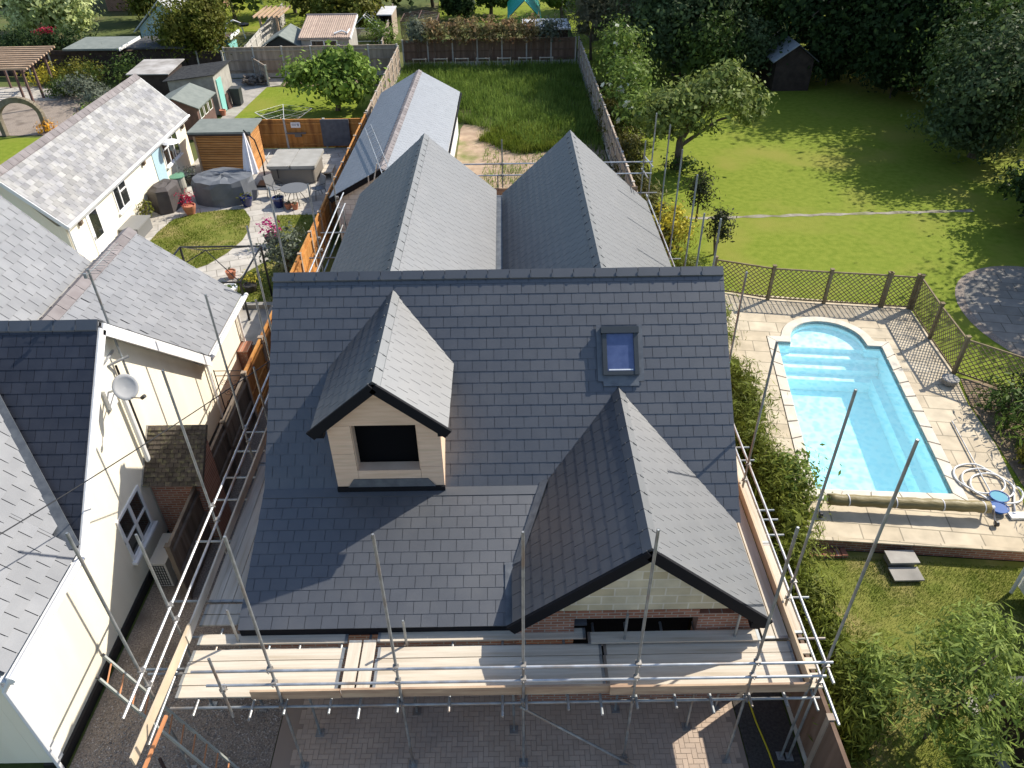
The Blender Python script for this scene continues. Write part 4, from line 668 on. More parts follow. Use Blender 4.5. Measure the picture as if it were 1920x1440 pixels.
# trellis round the pool
def trellis(name, label, pts, h=1.25, z=.35, cat='fence', post_r=.05):
    t = thing(name, label, cat, (*pts[0], z))
    for p in pts: mk('post', MB().box(p[0]-post_r, p[0]+post_r, p[1]-post_r, p[1]+post_r, z-.02, z+h+.08).box(p[0]-post_r-.015, p[0]+post_r+.015, p[1]-post_r-.015, p[1]+post_r+.015, z+h+.08, z+h+.11), trel, t)
    for a, b in zip(pts[:-1], pts[1:]):
        a, b = Vector((*a, z)), Vector((*b, z)); u = (b-a).normalized(); a += u*.06; b -= u*.06; w = (b-a).length; mb = MB(); n = u.cross(Vector((0, 0, 1)))
        q = lambda s, zz, o=0: a+u*s+Vector((0, 0, zz))+n*o
        mb.beam(q(0, h-.02), q(w, h-.02), .045, .045).beam(q(0, .08), q(w, .08), .035, .045); c = -h; stp = .17
        while c < w:
            for sg in (1, -1):
                s0, s1, z0, z1 = c, c+h-.1, .09, h-.03
                if sg < 0: z0, z1 = z1, z0
                if s0 < 0: f_ = -s0/(s1-s0); z0 += (z1-z0)*f_; s0 = 0
                if s1 > w: f_ = (w-s0)/(s1-s0); z1 = z0+(z1-z0)*f_; s1 = w
                if s1-s0 > .02: mb.beam(q(s0, z0, .008*sg), q(s1, z1, .008*sg), .012, .024)
            c += stp
        mk('lattice', mb, trel, t)
    return t
trellis('trellis_fence', 'diamond trellis fence along the far end of the pool patio', [(7.35, 23.95), (9.2, 23.22), (11.08, 22.9), (12.95, 22.62)])
trellis('trellis_gate', 'small diamond trellis gate at the far corner of the pool patio', [(13.0, 22.6), (13.86, 22.45)], 1.25, cat='gate', post_r=.045)
trellis('trellis_fence', 'diamond trellis fence down the right side of the pool patio', [(13.95, 22.4), (13.74, 20.55), (13.6, 18.62), (15.0, 17.4), (16.8, 16.4)])
# ================================================================ pool
pool = thing('swimming_pool', 'turquoise swimming pool with rounded step end and pale stone coping', 'swimming pool', (9.9, 17, .35))
def ring(o1, o2, z0, z1, m_, nm):
    a, b = pool_outline(o1), pool_outline(o2); n = len(a); mb = MB(); mb.v = [(x, y, z1) for x, y in a]+[(x, y, z1) for x, y in b]+[(x, y, z0) for x, y in a]+[(x, y, z0) for x, y in b]
    for i in range(n): j = (i+1) % n; mb.f += [(i, j, n+j, n+i), (i, 2*n+i, 2*n+j, j), (n+i, n+j, 3*n+j, 3*n+i)]
    return mk(nm, mb, m_, pool)
# coping stones: one ring cut by joints
ca, cb_ = pool_outline(.04), pool_outline(.33); cm = MB()
def seg(a0, a1, b0, b1, k):
    for i in range(k):
        t0, t1 = i/k+.004, (i+1)/k-.004; f_ = lambda p, q, t: (p[0]*(1-t)+q[0]*t, p[1]*(1-t)+q[1]*t)
        A_, B_, C_, D_ = f_(a0, a1, t0), f_(a0, a1, t1), f_(b0, b1, t1), f_(b0, b1, t0); cm.add([(*p, z) for z in (.3, .375) for p in (A_, B_, C_, D_)], [(0, 1, 2, 3), (4, 5, 6, 7), (0, 1, 5, 4), (1, 2, 6, 5), (2, 3, 7, 6), (3, 0, 4, 7)])
for i in range(len(ca)):
    j = (i+1) % len(ca); L_ = math.dist(ca[i], ca[j]); seg(ca[i], ca[j], cb_[i], cb_[j], max(1, round(L_/.75)))
mk('coping', cm, coping_m, pool); ring(.05, .34, .2, .34, coping_m, 'coping_bed')
bo = pool_outline(.34); n_ = len(bo); bm_ = MB(); bm_.v = [(x, y, .34) for x, y in bo]+[(x, y, -.95) for x, y in bo]
for i in range(n_): j = (i+1) % n_; bm_.f.append((i, j, n_+j, n_+i))
mk('basin', bm_, poolm, pool); mk('floor', sheet(bo, -.94), poolm, pool)
for k, (t0, zt) in enumerate(((.975, .08), (.935, -.1), (.89, -.3), (.845, -.52))):
    o_ = pool_outline(.36, t0); mb = sheet(o_, zt); mb2 = MB().add(mb.v, mb.f); a, b = Vector((*o_[0], 0)), Vector((*o_[1], 0))
    mb2.add([(a.x, a.y, zt), (b.x, b.y, zt), (b.x, b.y, -.93), (a.x, a.y, -.93)], [(0, 1, 2, 3)]); mk('step', mb2, stepm, pool)
lg = [PW(.83, .06), PW(.68, .06), PW(.68, .86), PW(.83, .86)]; mk('ledge', MB().prism([(p.x, p.y, -.93) for p in lg], (0, 0, .5)), poolm, pool)
mk('water', sheet(pool_outline(.335), .29), water, pool)
rwl = solo('retaining_wall', MB().prism([(6.75, 12.16, -.02), (12.05, 11.62, -.02), (12.06, 11.72, -.02), (6.75, 12.26, -.02)], (0, 0, .355)), brick, 'low brick retaining wall under the near edge of the pool patio', 'wall')
solo('slab_edge', MB().prism([(6.75, 12.1, .335), (12.05, 11.56, .335), (12.06, 11.66, .335), (6.75, 12.2, .335)], (0, 0, .035)), slab, 'row of stone edging slabs along the near edge of the pool patio', 'edging')
st = thing('garden_steps', 'two stone slab steps leading from the small lawn up to the pool patio', 'steps', (9.05, 11.6, 0))
mk('step', MB().box(8.72, 9.4, 11.42, 11.8, .19, .235).box(8.76, 9.36, 11.5, 11.8, 0, .187), concrete, st); mk('step', MB().box(8.68, 9.36, 11.02, 11.4, .07, .115).box(8.72, 9.32, 11.08, 11.4, 0, .067), concrete, st)
bk = MB()
for i in range(6): bk.box(7.02+i*.15, 7.15+i*.15, 11.78, 12.0, 0, .09+.01*(i % 3))
solo('brick_row', bk, brick, 'row of loose red bricks on the grass against the retaining wall', 'bricks')
cv = thing('pool_cover_reel', 'khaki rolled pool cover on a wheeled reel across the near end of the pool', 'cover reel', (9.6, 12.85, .35)); ca0, ca1 = Vector((7.72, 13.05, .68)), Vector((11.5, 12.7, .68)); pts = [ca0.lerp(ca1, i/24)+Vector((0, 0, .012*math.sin(i*2.1))) for i in range(25)]
mk('cover', MB().tube(pts, [.142+.004*math.sin(i*1.7) for i in range(25)], 20), khaki, cv, True); mk('axle', MB().tube([ca0.lerp(ca1, -.07), ca0.lerp(ca1, 1.03)], .045), white, cv)
for q in (ca0.lerp(ca1, -.055), ca0.lerp(ca1, 1.025)):
    lg_ = mk('leg', MB().tube([q, q+Vector((-.02, -.3, -.28))], .02).tube([q, q+Vector((.02, .28, -.28))], .02), galv, cv)
    for d in (-.3, .28): mk('wheel', MB().tube([q+Vector((-.03, d, -.24)), q+Vector((.03, d, -.24))], .075, 16), blackpl, cv)
for i in (3, 10, 17, 23): mk('strap', MB().tube([pts[i]+Vector((-.012, 0, 0)), pts[i]+Vector((.012, 0, 0))], .149, 20), canvas, cv)
hp = [Vector((12.3+.46*math.cos(a)*(1+.12*math.sin(a*.7))+.012*a, 13.55+.34*math.sin(a)+.05*math.sin(a*.31), .385+.012*(a % 6.28)/6.28)) for a in [i*.22 for i in range(95)]]
hp = [Vector((11.9+.55*math.cos(a+.5)+.38*(i/95), 14.05+.5*math.sin(a+.5)-.55*(i/95), .39+.03*math.sin(i*.5)**2)) for i, a in enumerate([k*.2 for k in range(95)])]+[Vector((12.45, 13.15, .39)), Vector((12.28, 12.8, .39))]
vh = thing('vacuum_hose', 'coiled white pool vacuum hose with flat head on the patio', 'hose', (12.2, 13.5, .35)); mk('hose', MB().tube(hp, .024, 8), hosem, vh, True); mk('vacuum_head', MB().box(12.08, 12.48, 12.58, 12.78, .36, .42), whitepaint, vh)
solo('telescopic_pole', MB().tube([(12.42, 16.3, .39), (11.95, 13.0, .42)], .018), galv, 'long silver telescopic pole lying beside the pool', 'pole')
for k, (x, y) in enumerate(((11.9, 12.88), (12.1, 13.25))):
    nb_ = thing('pool_net', ('deep blue' if k == 0 else 'pale blue shallow')+' pool net beside the coiled hose', 'net', (x, y, .36)); mk('net', MB().lathe([(.2, .12), (.16, .04), (.05, .02)], (x, y, .36), 12), bluepl if k == 0 else mat('pale_blue_net', (.12, .42, .55), rough=.6, trans=.3), nb_); mk('rim', MB().tube([(x+.22*math.cos(a), y+.2*math.sin(a), .485) for a in [i*.3 for i in range(22)]], .014, 6), bluepl, nb_)
solo('stone_planter', MB().lathe([(.1, 0), (.2, .03), (.25, .2), (.22, .22), (.1, .19)], (13.2, 18.1, .35), 16), concrete, 'round stone planter at the right corner of the pool patio', 'planter')
# ================================================================ patio garden on the left
ws = thing('slatted_shed', 'orange cedar slatted shed with flat grey felt roof behind the covered table', 'shed', (-14, 37.7, 0))
def slatwall(a, b, h, n, m_, t, nm='wall'):
    mb = MB(); a, b = Vector(a), Vector(b)
    for i in range(n): z = h*(i+.5)/n; mb.beam(a+Vector((0, 0, z)), b+Vector((0, 0, z)), .03, h/n-.028)
    return mk(nm, mb, m_, t)
slatwall((-15.3, 37.2, 0), (-12.65, 37.05, 0), 2.05, 17, cedar, ws); slatwall((-12.62, 37.05, 0), (-12.62, 38.9, 0), 2.05, 17, cedar, ws); slatwall((-15.3, 37.2, 0), (-15.3, 38.9, 0), 2.05, 17, cedar, ws)
mk('lining', MB().box(-15.25, -12.68, 37.25, 38.9, 0, 2.03), darkwood, ws); mk('roof', MB().box(-15.5, -12.4, 36.85, 39.0, 2.06, 2.16), felt, ws); mk('corner_post', MB().box(-15.36, -15.27, 37.13, 37.22, 0, 2.05), pergwood, ws); mk('corner_post', MB().box(-12.68, -12.57, 36.98, 37.08, 0, 2.05), pergwood, ws); mk('eaves_board', MB().box(-15.48, -12.42, 36.87, 36.9, 1.96, 2.058), darkwood, ws)
def covered(name, label, cat, plan, h, m_, top=.0, seed=1, sag=.05):
    rd = random.Random(seed); n = len(plan); c = (sum(p[0] for p in plan)/n, sum(p[1] for p in plan)/n); mb = MB(); rings = [(1.0, 0), (1.0, h*.35), (.97, h*.8), (.93, h), (.62, h+top), (.3, h+top*.7), (.04, h+top*1.2)]
    for k, (s, z) in enumerate(rings):
        for i, p in enumerate(plan): f = s+(.035*math.sin(i*2.4+k) if k < 3 else .01*math.sin(i*1.7)); mb.v.append((c[0]+(p[0]-c[0])*f, c[1]+(p[1]-c[1])*f, max(0, z+rd.uniform(-sag, sag)*(1 if k > 2 else .2))))
    for k in range(len(rings)-1):
        for i in range(n): j = (i+1) % n; mb.f.append((k*n+i, k*n+j, (k+1)*n+j, (k+1)*n+i))
    mb.f.append(tuple((len(rings)-1)*n+i for i in range(n))); return solo(name, mb, m_, label, cat)
covered('covered_table', 'big round table set hidden under a draped dark grey cover', 'covered table', [(-13.2+1.45*math.cos(a), 34.0+1.15*math.sin(a)) for a in [2*math.pi*i/18 for i in range(18)]], 1.05, coverg, .06, 2)
covered('covered_barbecue', 'barbecue under a dark brown cover against the cream annexe', 'covered barbecue', [(-16.2, 32.6), (-15.6, 32.1), (-15.1, 32.3), (-15.0, 33.2), (-15.2, 33.9), (-15.8, 33.9), (-16.15, 33.3)], 1.0, coverb, .1, 3)
ht = thing('hot_tub', 'square hot tub with grey folding lid and grey brown sides', 'hot tub', (-10.4, 36.6, 0))
def rrect(x0, x1, y0, y1, r, n=5): return [(cx+r*math.cos(a+math.pi/2*i/n), cy+r*math.sin(a+math.pi/2*i/n)) for cx, cy, a in ((x1-r, y1-r, 0), (x0+r, y1-r, math.pi/2), (x0+r, y0+r, math.pi), (x1-r, y0+r, 1.5*math.pi)) for i in range(n+1)]
mk('cabinet', MB().prism([(x, y, .0) for x, y in rrect(-11.42, -9.32, 35.6, 37.7, .15)], (0, 0, .8)), tubside, ht); mk('lid', MB().prism([(x, y, .8) for x, y in rrect(-11.55, -10.43, 35.45, 37.85, .12)], (0, 0, .14)).prism([(x, y, .8) for x, y in rrect(-10.41, -9.2, 35.45, 37.85, .12)], (0, 0, .14)), tubgrey, ht); mk('lid_skirt', MB().prism([(x, y, .72) for x, y in rrect(-11.5, -9.25, 35.5, 37.8, .14)], (0, 0, .079)), coverg, ht)
mk('handle', MB().tube([(-11.6, 36.3, .3), (-11.75, 36.3, 1.0), (-11.7, 36.9, 1.1)], .02, 6), galv, ht); mk('strap', MB().box(-11.05, -11.0, 35.42, 35.45, .35, .8), blackpl, ht)
tb_ = thing('timber_steps', 'small timber steps at the right side of the hot tub', 'steps', (-8.7, 36.5, 0)); mk('step', MB().box(-9.1, -8.6, 36.1, 37.2, .3, .36), board, tb_); mk('step', MB().box(-8.6, -8.15, 36.0, 37.0, .12, .18), boardg, tb_); mk('side', MB().box(-9.05, -9.0, 36.15, 37.15, 0, .3).box(-8.65, -8.61, 36.15, 37.15, 0, .3), board, tb_)
um = thing('parasol', 'folded white cantilever parasol on a black curved pole', 'parasol', (-11.9, 35.4, 0)); pr = []
uc = Vector((-12.2, 35.3, 2.62)); ue = Vector((-12.0, 34.6, .95)); mb = MB(); n = 16
for k in range(8):
    q = uc.lerp(ue, k/7); r_ = .03+.25*(k/7)**.8
    for j in range(n): a = 2*math.pi*j/n; f_ = r_*(1+.28*(1 if j % 2 else -1)*min(1, k/3)); mb.v.append((q.x+f_*math.cos(a), q.y+f_*math.sin(a)*.9, q.z))
for k in range(7):
    for j in range(n): mb.f.append((k*n+j, k*n+(j+1) % n, (k+1)*n+(j+1) % n, (k+1)*n+j))
mk('canopy', mb, canvas, um); mk('pole', MB().tube([(-11.75, 35.6, .05), (-11.7, 35.6, 1.2), (-11.85, 35.55, 2.2), (-12.2, 35.35, 2.72)], .035, 8), blackmetal, um); mk('base', MB().box(-12.1, -11.4, 35.2, 35.9, 0, .09).box(-11.5, -11.0, 34.9, 35.3, 0, .08), blackpl, um)
bt = thing('bistro_table', 'round black metal mesh table on the patio', 'table', (-9.75, 33.3, 0)); mk('tabletop', MB().lathe([(.62, .70), (.64, .715), (.62, .73), (.05, .73)], (-9.75, 33.3, 0), 28), mat('mesh_grey', (.10, .105, .11), (.16, .165, .17), rough=.5, scale=60), bt)
for k in range(4): a = k*math.pi/2+.5; mk('leg', MB().tube([(-9.75+.1*math.cos(a), 33.3+.1*math.sin(a), .7), (-9.75+.3*math.cos(a), 33.3+.3*math.sin(a), .35), (-9.75+.48*math.cos(a), 33.3+.48*math.sin(a), 0)], .016, 6), blackmetal, bt)
def mchair(x, y, rz, label):
    t = thing('garden_chair', label, 'chair', (0, 0, 0), 'metal chairs round the patio table'); mk('seat', MB().box(-.26, .26, -.25, .25, .42, .45), mat('chair_mesh', (.2, .2, .2), rough=.6), t); mk('backrest', MB().prism([(-.26, .25, .45), (.26, .25, .45), (.24, .4, .98), (-.24, .4, .98)], (0, .02, 0)), mat('chair_mesh_back', (.2, .2, .2), rough=.6), t)
    for sx in (-1, 1): mk('armrest', MB().tube([(sx*.27, -.22, .45), (sx*.29, -.2, .66), (sx*.28, .3, .68)], .014, 6), blackmetal, t); mk('leg', MB().tube([(sx*.26, -.22, .45), (sx*.28, -.3, 0)], .015, 6), blackmetal, t); mk('leg', MB().tube([(sx*.26, .24, .45), (sx*.27, .34, 0)], .015, 6), blackmetal, t)
    t.location = (x, y, 0); t.rotation_euler = (0, 0, rz); return t
mchair(-10.85, 34.0, rad(55), 'metal garden chair on the hot tub side of the round table'); mchair(-8.85, 33.9, rad(-50), 'metal garden chair on the fence side of the round table')
def pot(x, y, r, h, m_, label, plant=None, n=160, ph=.35, lz=.1, cat='flower pot', z=0):
    t = thing('flower_pot', label, cat, (x, y, z)); mk('pot', MB().lathe([(r*.62, 0), (r*.95, h*.75), (r, h), (r*.86, h), (r*.8, h*.85), (.01, h*.85)], (x, y, z), 18), m_, t)
    if plant: mk('plant', leaves([(x, y, z+h+ph*.4, r*1.05, r*1.05, ph*.6)], n, lz, 14, .35), plant, t)
    return t
pot(-10.45, 32.85, .28, .46, blueglaze, 'deep blue glazed pot near the round patio table', lf_grey, 40, .1); pot(-11.95, 33.0, .28, .46, blueglaze, 'deep blue glazed pot at the corner of the covered table', lf_gold, 60, .2)
pot(-9.98, 32.6, .16, .26, terracotta, 'left of two small terracotta pots in front of the round table', lf_twig, 20, .1); pot(-9.65, 32.55, .17, .28, terracotta, 'right of two small terracotta pots in front of the round table', lf_twig, 20, .1)
pot(-14.3, 32.2, .3, .42, terracotta, 'terracotta pot with bushy red plant beside the small lawn', fl_red, 260, .6); pot(-17.1, 46.7, .2, .34, terracotta, 'lone terracotta pot by the turquoise shed door')
pot(-9.8, 28.95, .3, .4, mat('dark_pot', (.05, .045, .04)), 'dark planter full of magenta flowers beside the paved path', fl_mag, 320, .75, .11); pot(-10.7, 26.1, .2, .3, terracotta, 'brown pot with pale rim on the lower path', lf_twig, 15, .1); pot(-10.35, 24.7, .32, .35, whitepaint, 'wide white bowl planter on the lower path', lf_mid, 60, .2); pot(-9.65, 25.0, .26, .3, mat('dark_pot2', (.05, .045, .04)), 'dark pot of yellow flowers by the gazebo leg', lf_yellow, 120, .5); pot(-15.4, 35.8, .3, .35, mat('dark_pot3', (.05, .045, .04)), 'dark pot of grey green foliage between annexe and shed', lf_grey, 160, .5)
wb = thing('water_butt', 'pale round water butt with green lid beside the annexe', 'water butt', (-15.5, 34.5, 0)); mk('barrel', MB().lathe([(.26, 0), (.33, .4), (.31, .85)], (-15.5, 34.5, 0), 18), mat('stone_plastic', (.34, .33, .28), rough=.7), wb); mk('lid', MB().lathe([(.34, .85), (.34, .9), (.1, .93)], (-15.5, 34.5, 0), 18), mat('green_plastic', (.12, .26, .17), rough=.5), wb)
ph_ = thing('patio_heater', 'tall patio heater with white mushroom top beside the water butt', 'patio heater', (-15.9, 35.6, 0)); mk('pole', MB().tube([(-15.85, 35.6, 0), (-15.85, 35.6, 2.05)], .03), galvd, ph_); mk('reflector', MB().lathe([(.42, 2.12), (.3, 2.2), (.1, 2.25), (.02, 2.26)], (-15.85, 35.6, 0), 20), white, ph_); mk('burner', MB().lathe([(.08, 1.75), (.1, 2.1), (.04, 2.12)], (-15.85, 35.6, 0), 12), galvd, ph_); mk('base', MB().lathe([(.25, 0), (.22, .6), (.06, .62)], (-15.85, 35.6, 0), 14), mat('green_plastic2', (.12, .26, .17), rough=.5), ph_)
sb = thing('storage_box', 'grey plastic storage box against the annexe wall', 'storage box', (-15.8, 30.2, 0)); mk('body', MB().box(-16.25, -15.5, 29.4, 30.8, 0, .5), mat('grey_plastic', (.16, .16, .155), rough=.6), sb); mk('lid', MB().box(-16.28, -15.46, 29.37, 30.83, .503, .57), mat('grey_plastic2', (.2, .2, .195), rough=.6), sb)
gz = thing('gazebo_frame', 'bare dark metal gazebo frame over the lower patio', 'gazebo', (-10.2, 23.3, 0)); gx = (-11.65, -8.78); gy = (21.95, 24.6)
for x in gx:
    for y in gy: mk('leg', MB().box(x-.03, x+.03, y-.03, y+.03, 0, 2.05), blackmetal, gz)
gm = MB(); ctr = (-10.2, 23.3, 2.55)
for a, b in (((gx[0], gy[0]), (gx[1], gy[0])), ((gx[1], gy[0]), (gx[1], gy[1])), ((gx[1], gy[1]), (gx[0], gy[1])), ((gx[0], gy[1]), (gx[0], gy[0]))): gm.beam((*a, 2.05), (*b, 2.05), .045, .045); gm.tube([(*a, 2.06), ctr], .017, 6)
mk('roof_frame', gm, blackmetal, gz)
solo('raised_planter', MB().box(-9.4, -9.2, 20.2, 22.9, 0, .75).box(-8.2, -8.0, 20.2, 22.9, 0, .75).box(-9.2, -8.2, 20.2, 20.4, 0, .75).box(-9.2, -8.2, 22.7, 22.9, 0, .75).box(-9.2, -8.2, 20.4, 22.7, 0, .6), concrete, 'rendered raised planter under the gazebo beside the fence', 'planter')
lg2 = MB()
for i in range(3): lg2.tube([(-8.6+.16*i, 19.9, 0), (-8.6+.16*i, 19.92, .5+.05*i)], .075, 10)
solo('timber_stumps', lg2, boardg, 'three upright grey timber stumps in front of the raised planter', 'stumps')
solo('mesh_panel', MB().box(-9.85, -8.35, 40.55, 40.62, .15, 1.55), netgrey, 'grey mesh panel hung on the orange fence beside the hot tub', 'panel')
sg = thing('wall_sign', 'small white sign on the orange fence above the hot tub', 'sign', (-11.2, 40.66, 1.2)); mk('plate', MB().box(-11.45, -10.95, 40.64, 40.67, 1.12, 1.4), white, sg); mk('lettering', MB().box(-11.4, -11.12, 40.632, 40.638, 1.3, 1.33).box(-11.4, -11.16, 40.632, 40.638, 1.24, 1.265).box(-11.1, -11.02, 40.632, 40.638, 1.2, 1.34), mat('sign_grey', (.3, .3, .35)), sg)
solo('fence_shelf', MB().box(-11.75, -10.7, 40.5, 40.68, .82, .86).box(-11.3, -10.95, 40.52, 40.66, .66, .82), mat('grey_shelf', (.15, .14, .13)), 'small dark shelf on the orange fence under the white sign', 'shelf')
tree('fig_tree', 'broad bright green fig tree on the left lawn', 'tree', (-10.3, 47.4, 0), 3.0, [(0, 0, 1.7, 2.2, 2.0, 1.2), (-1.6, -.2, 2.0, 1.3, 1.2, 1.0), (1.6, .2, 1.7, 1.4, 1.3, 1.0), (.1, .1, 2.8, 1.3, 1.2, .8), (.4, -.3, .8, 1.2, 1.1, .6), (1.2, 0, 2.7, .8, .8, .8)], 5600, .27, lf_fig, .14, 120, .24, .7)
ra = thing('rotary_airer', 'white rotary clothes airer open on the left lawn', 'clothes airer', (-12.1, 41.6, 0)); mk('post', MB().tube([(-12.1, 41.6, 0), (-12.1, 41.6, 1.3)], .025), white, ra); rm = MB()
ends = [(-13.5, 41.5, 1.7), (-12.0, 40.9, 1.6), (-10.5, 41.9, 1.75), (-12.3, 42.9, 1.7)]
for e in ends: rm.tube([(-12.1, 41.6, .75), e], .018, 6)
for k in (.4, .6, .8, 1):
    p_ = [Vector((-12.1, 41.6, .75)).lerp(Vector(e), k) for e in ends]; rm.tube(p_+[p_[0]], .006, 4)
mk('arms', rm, white, ra)
# sheds behind the annexe
sh = thing('brown_shed', 'brown garden shed with green felt gable roof and three small windows', 'shed', (-17.9, 43.5, 0)); mk('wall', MB().box(-19.2, -16.9, 42.3, 45.0, 0, 1.75).prism([(-19.2, 42.3, 1.75), (-16.9, 42.3, 1.75), (-18.05, 42.3, 2.2)], (0, 2.7, 0)), brownwood, sh)
mk('roof', MB().prism([(-16.7, 42.1, 1.72), (-18.05, 42.1, 2.28), (-18.05, 42.1, 2.33), (-16.7, 42.1, 1.77)], (0, 3.1, 0)).prism([(-19.4, 42.1, 1.72), (-18.05, 42.1, 2.28), (-18.05, 42.1, 2.33), (-19.4, 42.1, 1.77)], (0, 3.1, 0)), felt, sh)
for k in range(3): w_ = mk('window', MB().box(-16.9, -16.87, 42.6+k*.75, 43.2+k*.75, 1.05, 1.62), whitepaint, sh); mk('pane', MB().box(-16.875, -16.862, 42.66+k*.75, 43.14+k*.75, 1.1, 1.57), glass, w_)
ts = thing('rendered_shed', 'pale rendered shed with turquoise door and black ribbed roof', 'shed', (-18.7, 48.5, 0)); mk('wall', MB().box(-20.0, -17.25, 46.8, 49.9, 0, 2.0).prism([(-20.0, 46.8, 2.0), (-17.25, 46.8, 2.0), (-17.25, 46.8, 2.3)], (0, 3.1, 0)), concrete, ts); cr = MB()
for i in range(26): y = 46.6+i*.135; cr.prism([(-20.2, y, 2.02), (-17.1, y, 2.36), (-17.1, y, 2.39), (-20.2, y, 2.05)], (0, .07, 0)); cr.prism([(-20.2, y+.07, 1.99), (-17.1, y+.07, 2.33), (-17.1, y+.07, 2.36), (-20.2, y+.07, 2.02)], (0, .065, 0))
mk('roof', cr, feltd, ts); mk('door', MB().box(-17.25, -17.2, 47.1, 47.95, .03, 1.95), turq, ts)
bs = thing('black_shed', 'black boarded shed with patched pale flat roof', 'shed', (-21.5, 49, 0)); mk('wall', MB().box(-22.5, -20.35, 47.9, 50.4, 0, 2.1), darkwood, bs); mk('roof', MB().prism([(-22.75, 47.7, 2.15), (-20.2, 47.7, 2.15), (-20.2, 50.7, 2.3), (-22.75, 50.7, 2.3)], (0, 0, .05)), mat('patchy_felt', (.26, .24, .22), (.46, .44, .42), rough=.9, scale=1.1), bs)
wbn = thing('wheelie_bin', 'dark grey wheelie bin by the rendered shed', 'bin', (-16.8, 48.9, 0)); mk('body', MB().prism([(-17.05, 48.6, .05), (-16.55, 48.6, .05), (-16.5, 48.55, 1.0), (-17.1, 48.55, 1.0)], (0, .6, 0)), mat('bin_grey', (.035, .04, .045), rough=.5), wbn); mk('lid', MB().box(-17.12, -16.48, 48.52, 49.2, 1.0, 1.07), mat('bin_lid', (.05, .055, .06), rough=.5), wbn); mk('wheel', MB().tube([(-17.0, 49.2, .1), (-16.6, 49.2, .1)], .1, 12), blackpl, wbn)
pk = MB()
for i in range(4): pk.beam((-17.1+.02*i, 47.95+.13*i, 0), (-17.18, 48.0+.13*i, .9-.1*(i % 2)), .1, .04)
solo('plank_stack', pk, brownwood, 'few brown planks leaning on the rendered shed beside the bin', 'planks')
wp_ = MB()
for i in range(46): a = R.uniform(0, 3.14); x, y, z = -16.95+R.uniform(-.7, .7), 53.6+R.uniform(-.5, .5), R.uniform(.05, .5); wp_.tube([(x-.2*math.cos(a), y-.2*math.sin(a), z), (x+.2*math.cos(a), y+.2*math.sin(a), z+R.uniform(-.08, .08))], R.uniform(.05, .1), 7)
solo('log_pile', wp_, mat('old_logs', (.12, .10, .085), (.2, .175, .15), rough=.95, scale=4, isl=.3), 'heap of old grey logs against the brown fence', 'logs')
# far left garden
pg = thing('pergola', 'brown timber pergola over the far left paving', 'pergola', (-31, 51, 0))
for x, y in ((-29.4, 48.6), (-30.05, 50.95), (-30.6, 53.6), (-31.3, 50.9), (-33.2, 50.6), (-33.5, 53.5)): mk('post', MB().box(x-.06, x+.06, y-.06, y+.06, 0, 2.3), brownwood, pg)
mk('beam', MB().beam((-29.2, 48.3, 2.3), (-30.3, 54.2, 2.3), .06, .16).beam((-33.0, 48.3, 2.3), (-34.0, 54.2, 2.3), .06, .16), brownwood, pg); pm = MB()
for i in range(11): y = 48.4+i*.56; pm.beam((-28.9-.18*i*.56, y, 2.44), (-34.2, y-.1, 2.44), .14, .12)
mk('rafters', pm, pergwood, pg)
ar = [Vector((-27.55+1.05*math.cos(a), 43.8+.3*math.cos(a), .95+.95*math.sin(a))) for a in [math.pi*i/18 for i in range(19)]]
ma = MB()
pts = [Vector((ar[0].x, ar[0].y, 0))]+ar+[Vector((ar[-1].x, ar[-1].y, 0))]
for a, b in zip(pts[:-1], pts[1:]): ma.beam(a, b, .3, .22, up=(.3, 1, 0))
solo('garden_arch', ma, mat('old_stone', (.16, .135, .10), (.24, .205, .15), rough=.95, scale=5), 'round headed old stone garden arch left of the annexe', 'arch')
lsx = thing('flat_roofed_shed', 'long low shed with grey green flat roof behind the far left shrubs', 'shed', (-28, 56.5, 0)); mk('wall', MB().box(-29.6, -26.4, 55.2, 58.2, 0, 2.0), darkwood, lsx); mk('roof', MB().box(-29.9, -26.1, 54.8, 58.5, 2.0, 2.12), felt, lsx); mk('edge', MB().box(-26.1, -26.05, 54.8, 58.5, 1.95, 2.14), whitepaint, lsx)
lsy = thing('flat_roofed_shed', 'dark shed with black felt roof left of the round conifer', 'shed', (-24, 56.5, 0)); mk('wall', MB().box(-25.4, -22.0, 55.4, 58.2, 0, 2.0), darkwood, lsy); mk('roof', MB().box(-25.7, -21.8, 55.0, 58.5, 2.0, 2.12), feltd, lsy)
pb = thing('summerhouse', 'pale blue boarded summerhouse with steep white edged roof', 'summerhouse', (-27, 66, 0)); mk('wall', MB().box(-28.6, -24.5, 64.5, 68, 0, 1.5).prism([(-28.6, 64.5, 1.5), (-24.5, 64.5, 1.5), (-26.5, 64.5, 3.2)], (0, 3.5, 0)), paleblue, pb); mk('roof', MB().prism([(-29, 64.2, 1.2), (-26.5, 64.2, 3.4), (-26.5, 64.2, 3.5), (-29, 64.2, 1.3)], (0, 4.2, 0)).prism([(-24, 64.2, 1.2), (-26.5, 64.2, 3.4), (-26.5, 64.2, 3.5), (-24, 64.2, 1.3)], (0, 4.2, 0)), paleroof, pb)
ph2 = thing('playhouse', 'turquoise wooden playhouse with brown felt roof', 'playhouse', (-21, 60.5, 0)); mk('wall', MB().box(-21.7, -20.2, 59.6, 61.4, 0, 1.2), turq, ph2); mk('roof', MB().prism([(-22, 59.4, 1.1), (-20.0, 59.4, 1.75), (-20.0, 59.4, 1.82), (-22, 59.4, 1.17)], (0, 2.2, 0)), brownwood, ph2); mk('edge', MB().box(-20.02, -19.92, 59.3, 61.7, 1.62, 1.86), whitepaint, ph2)
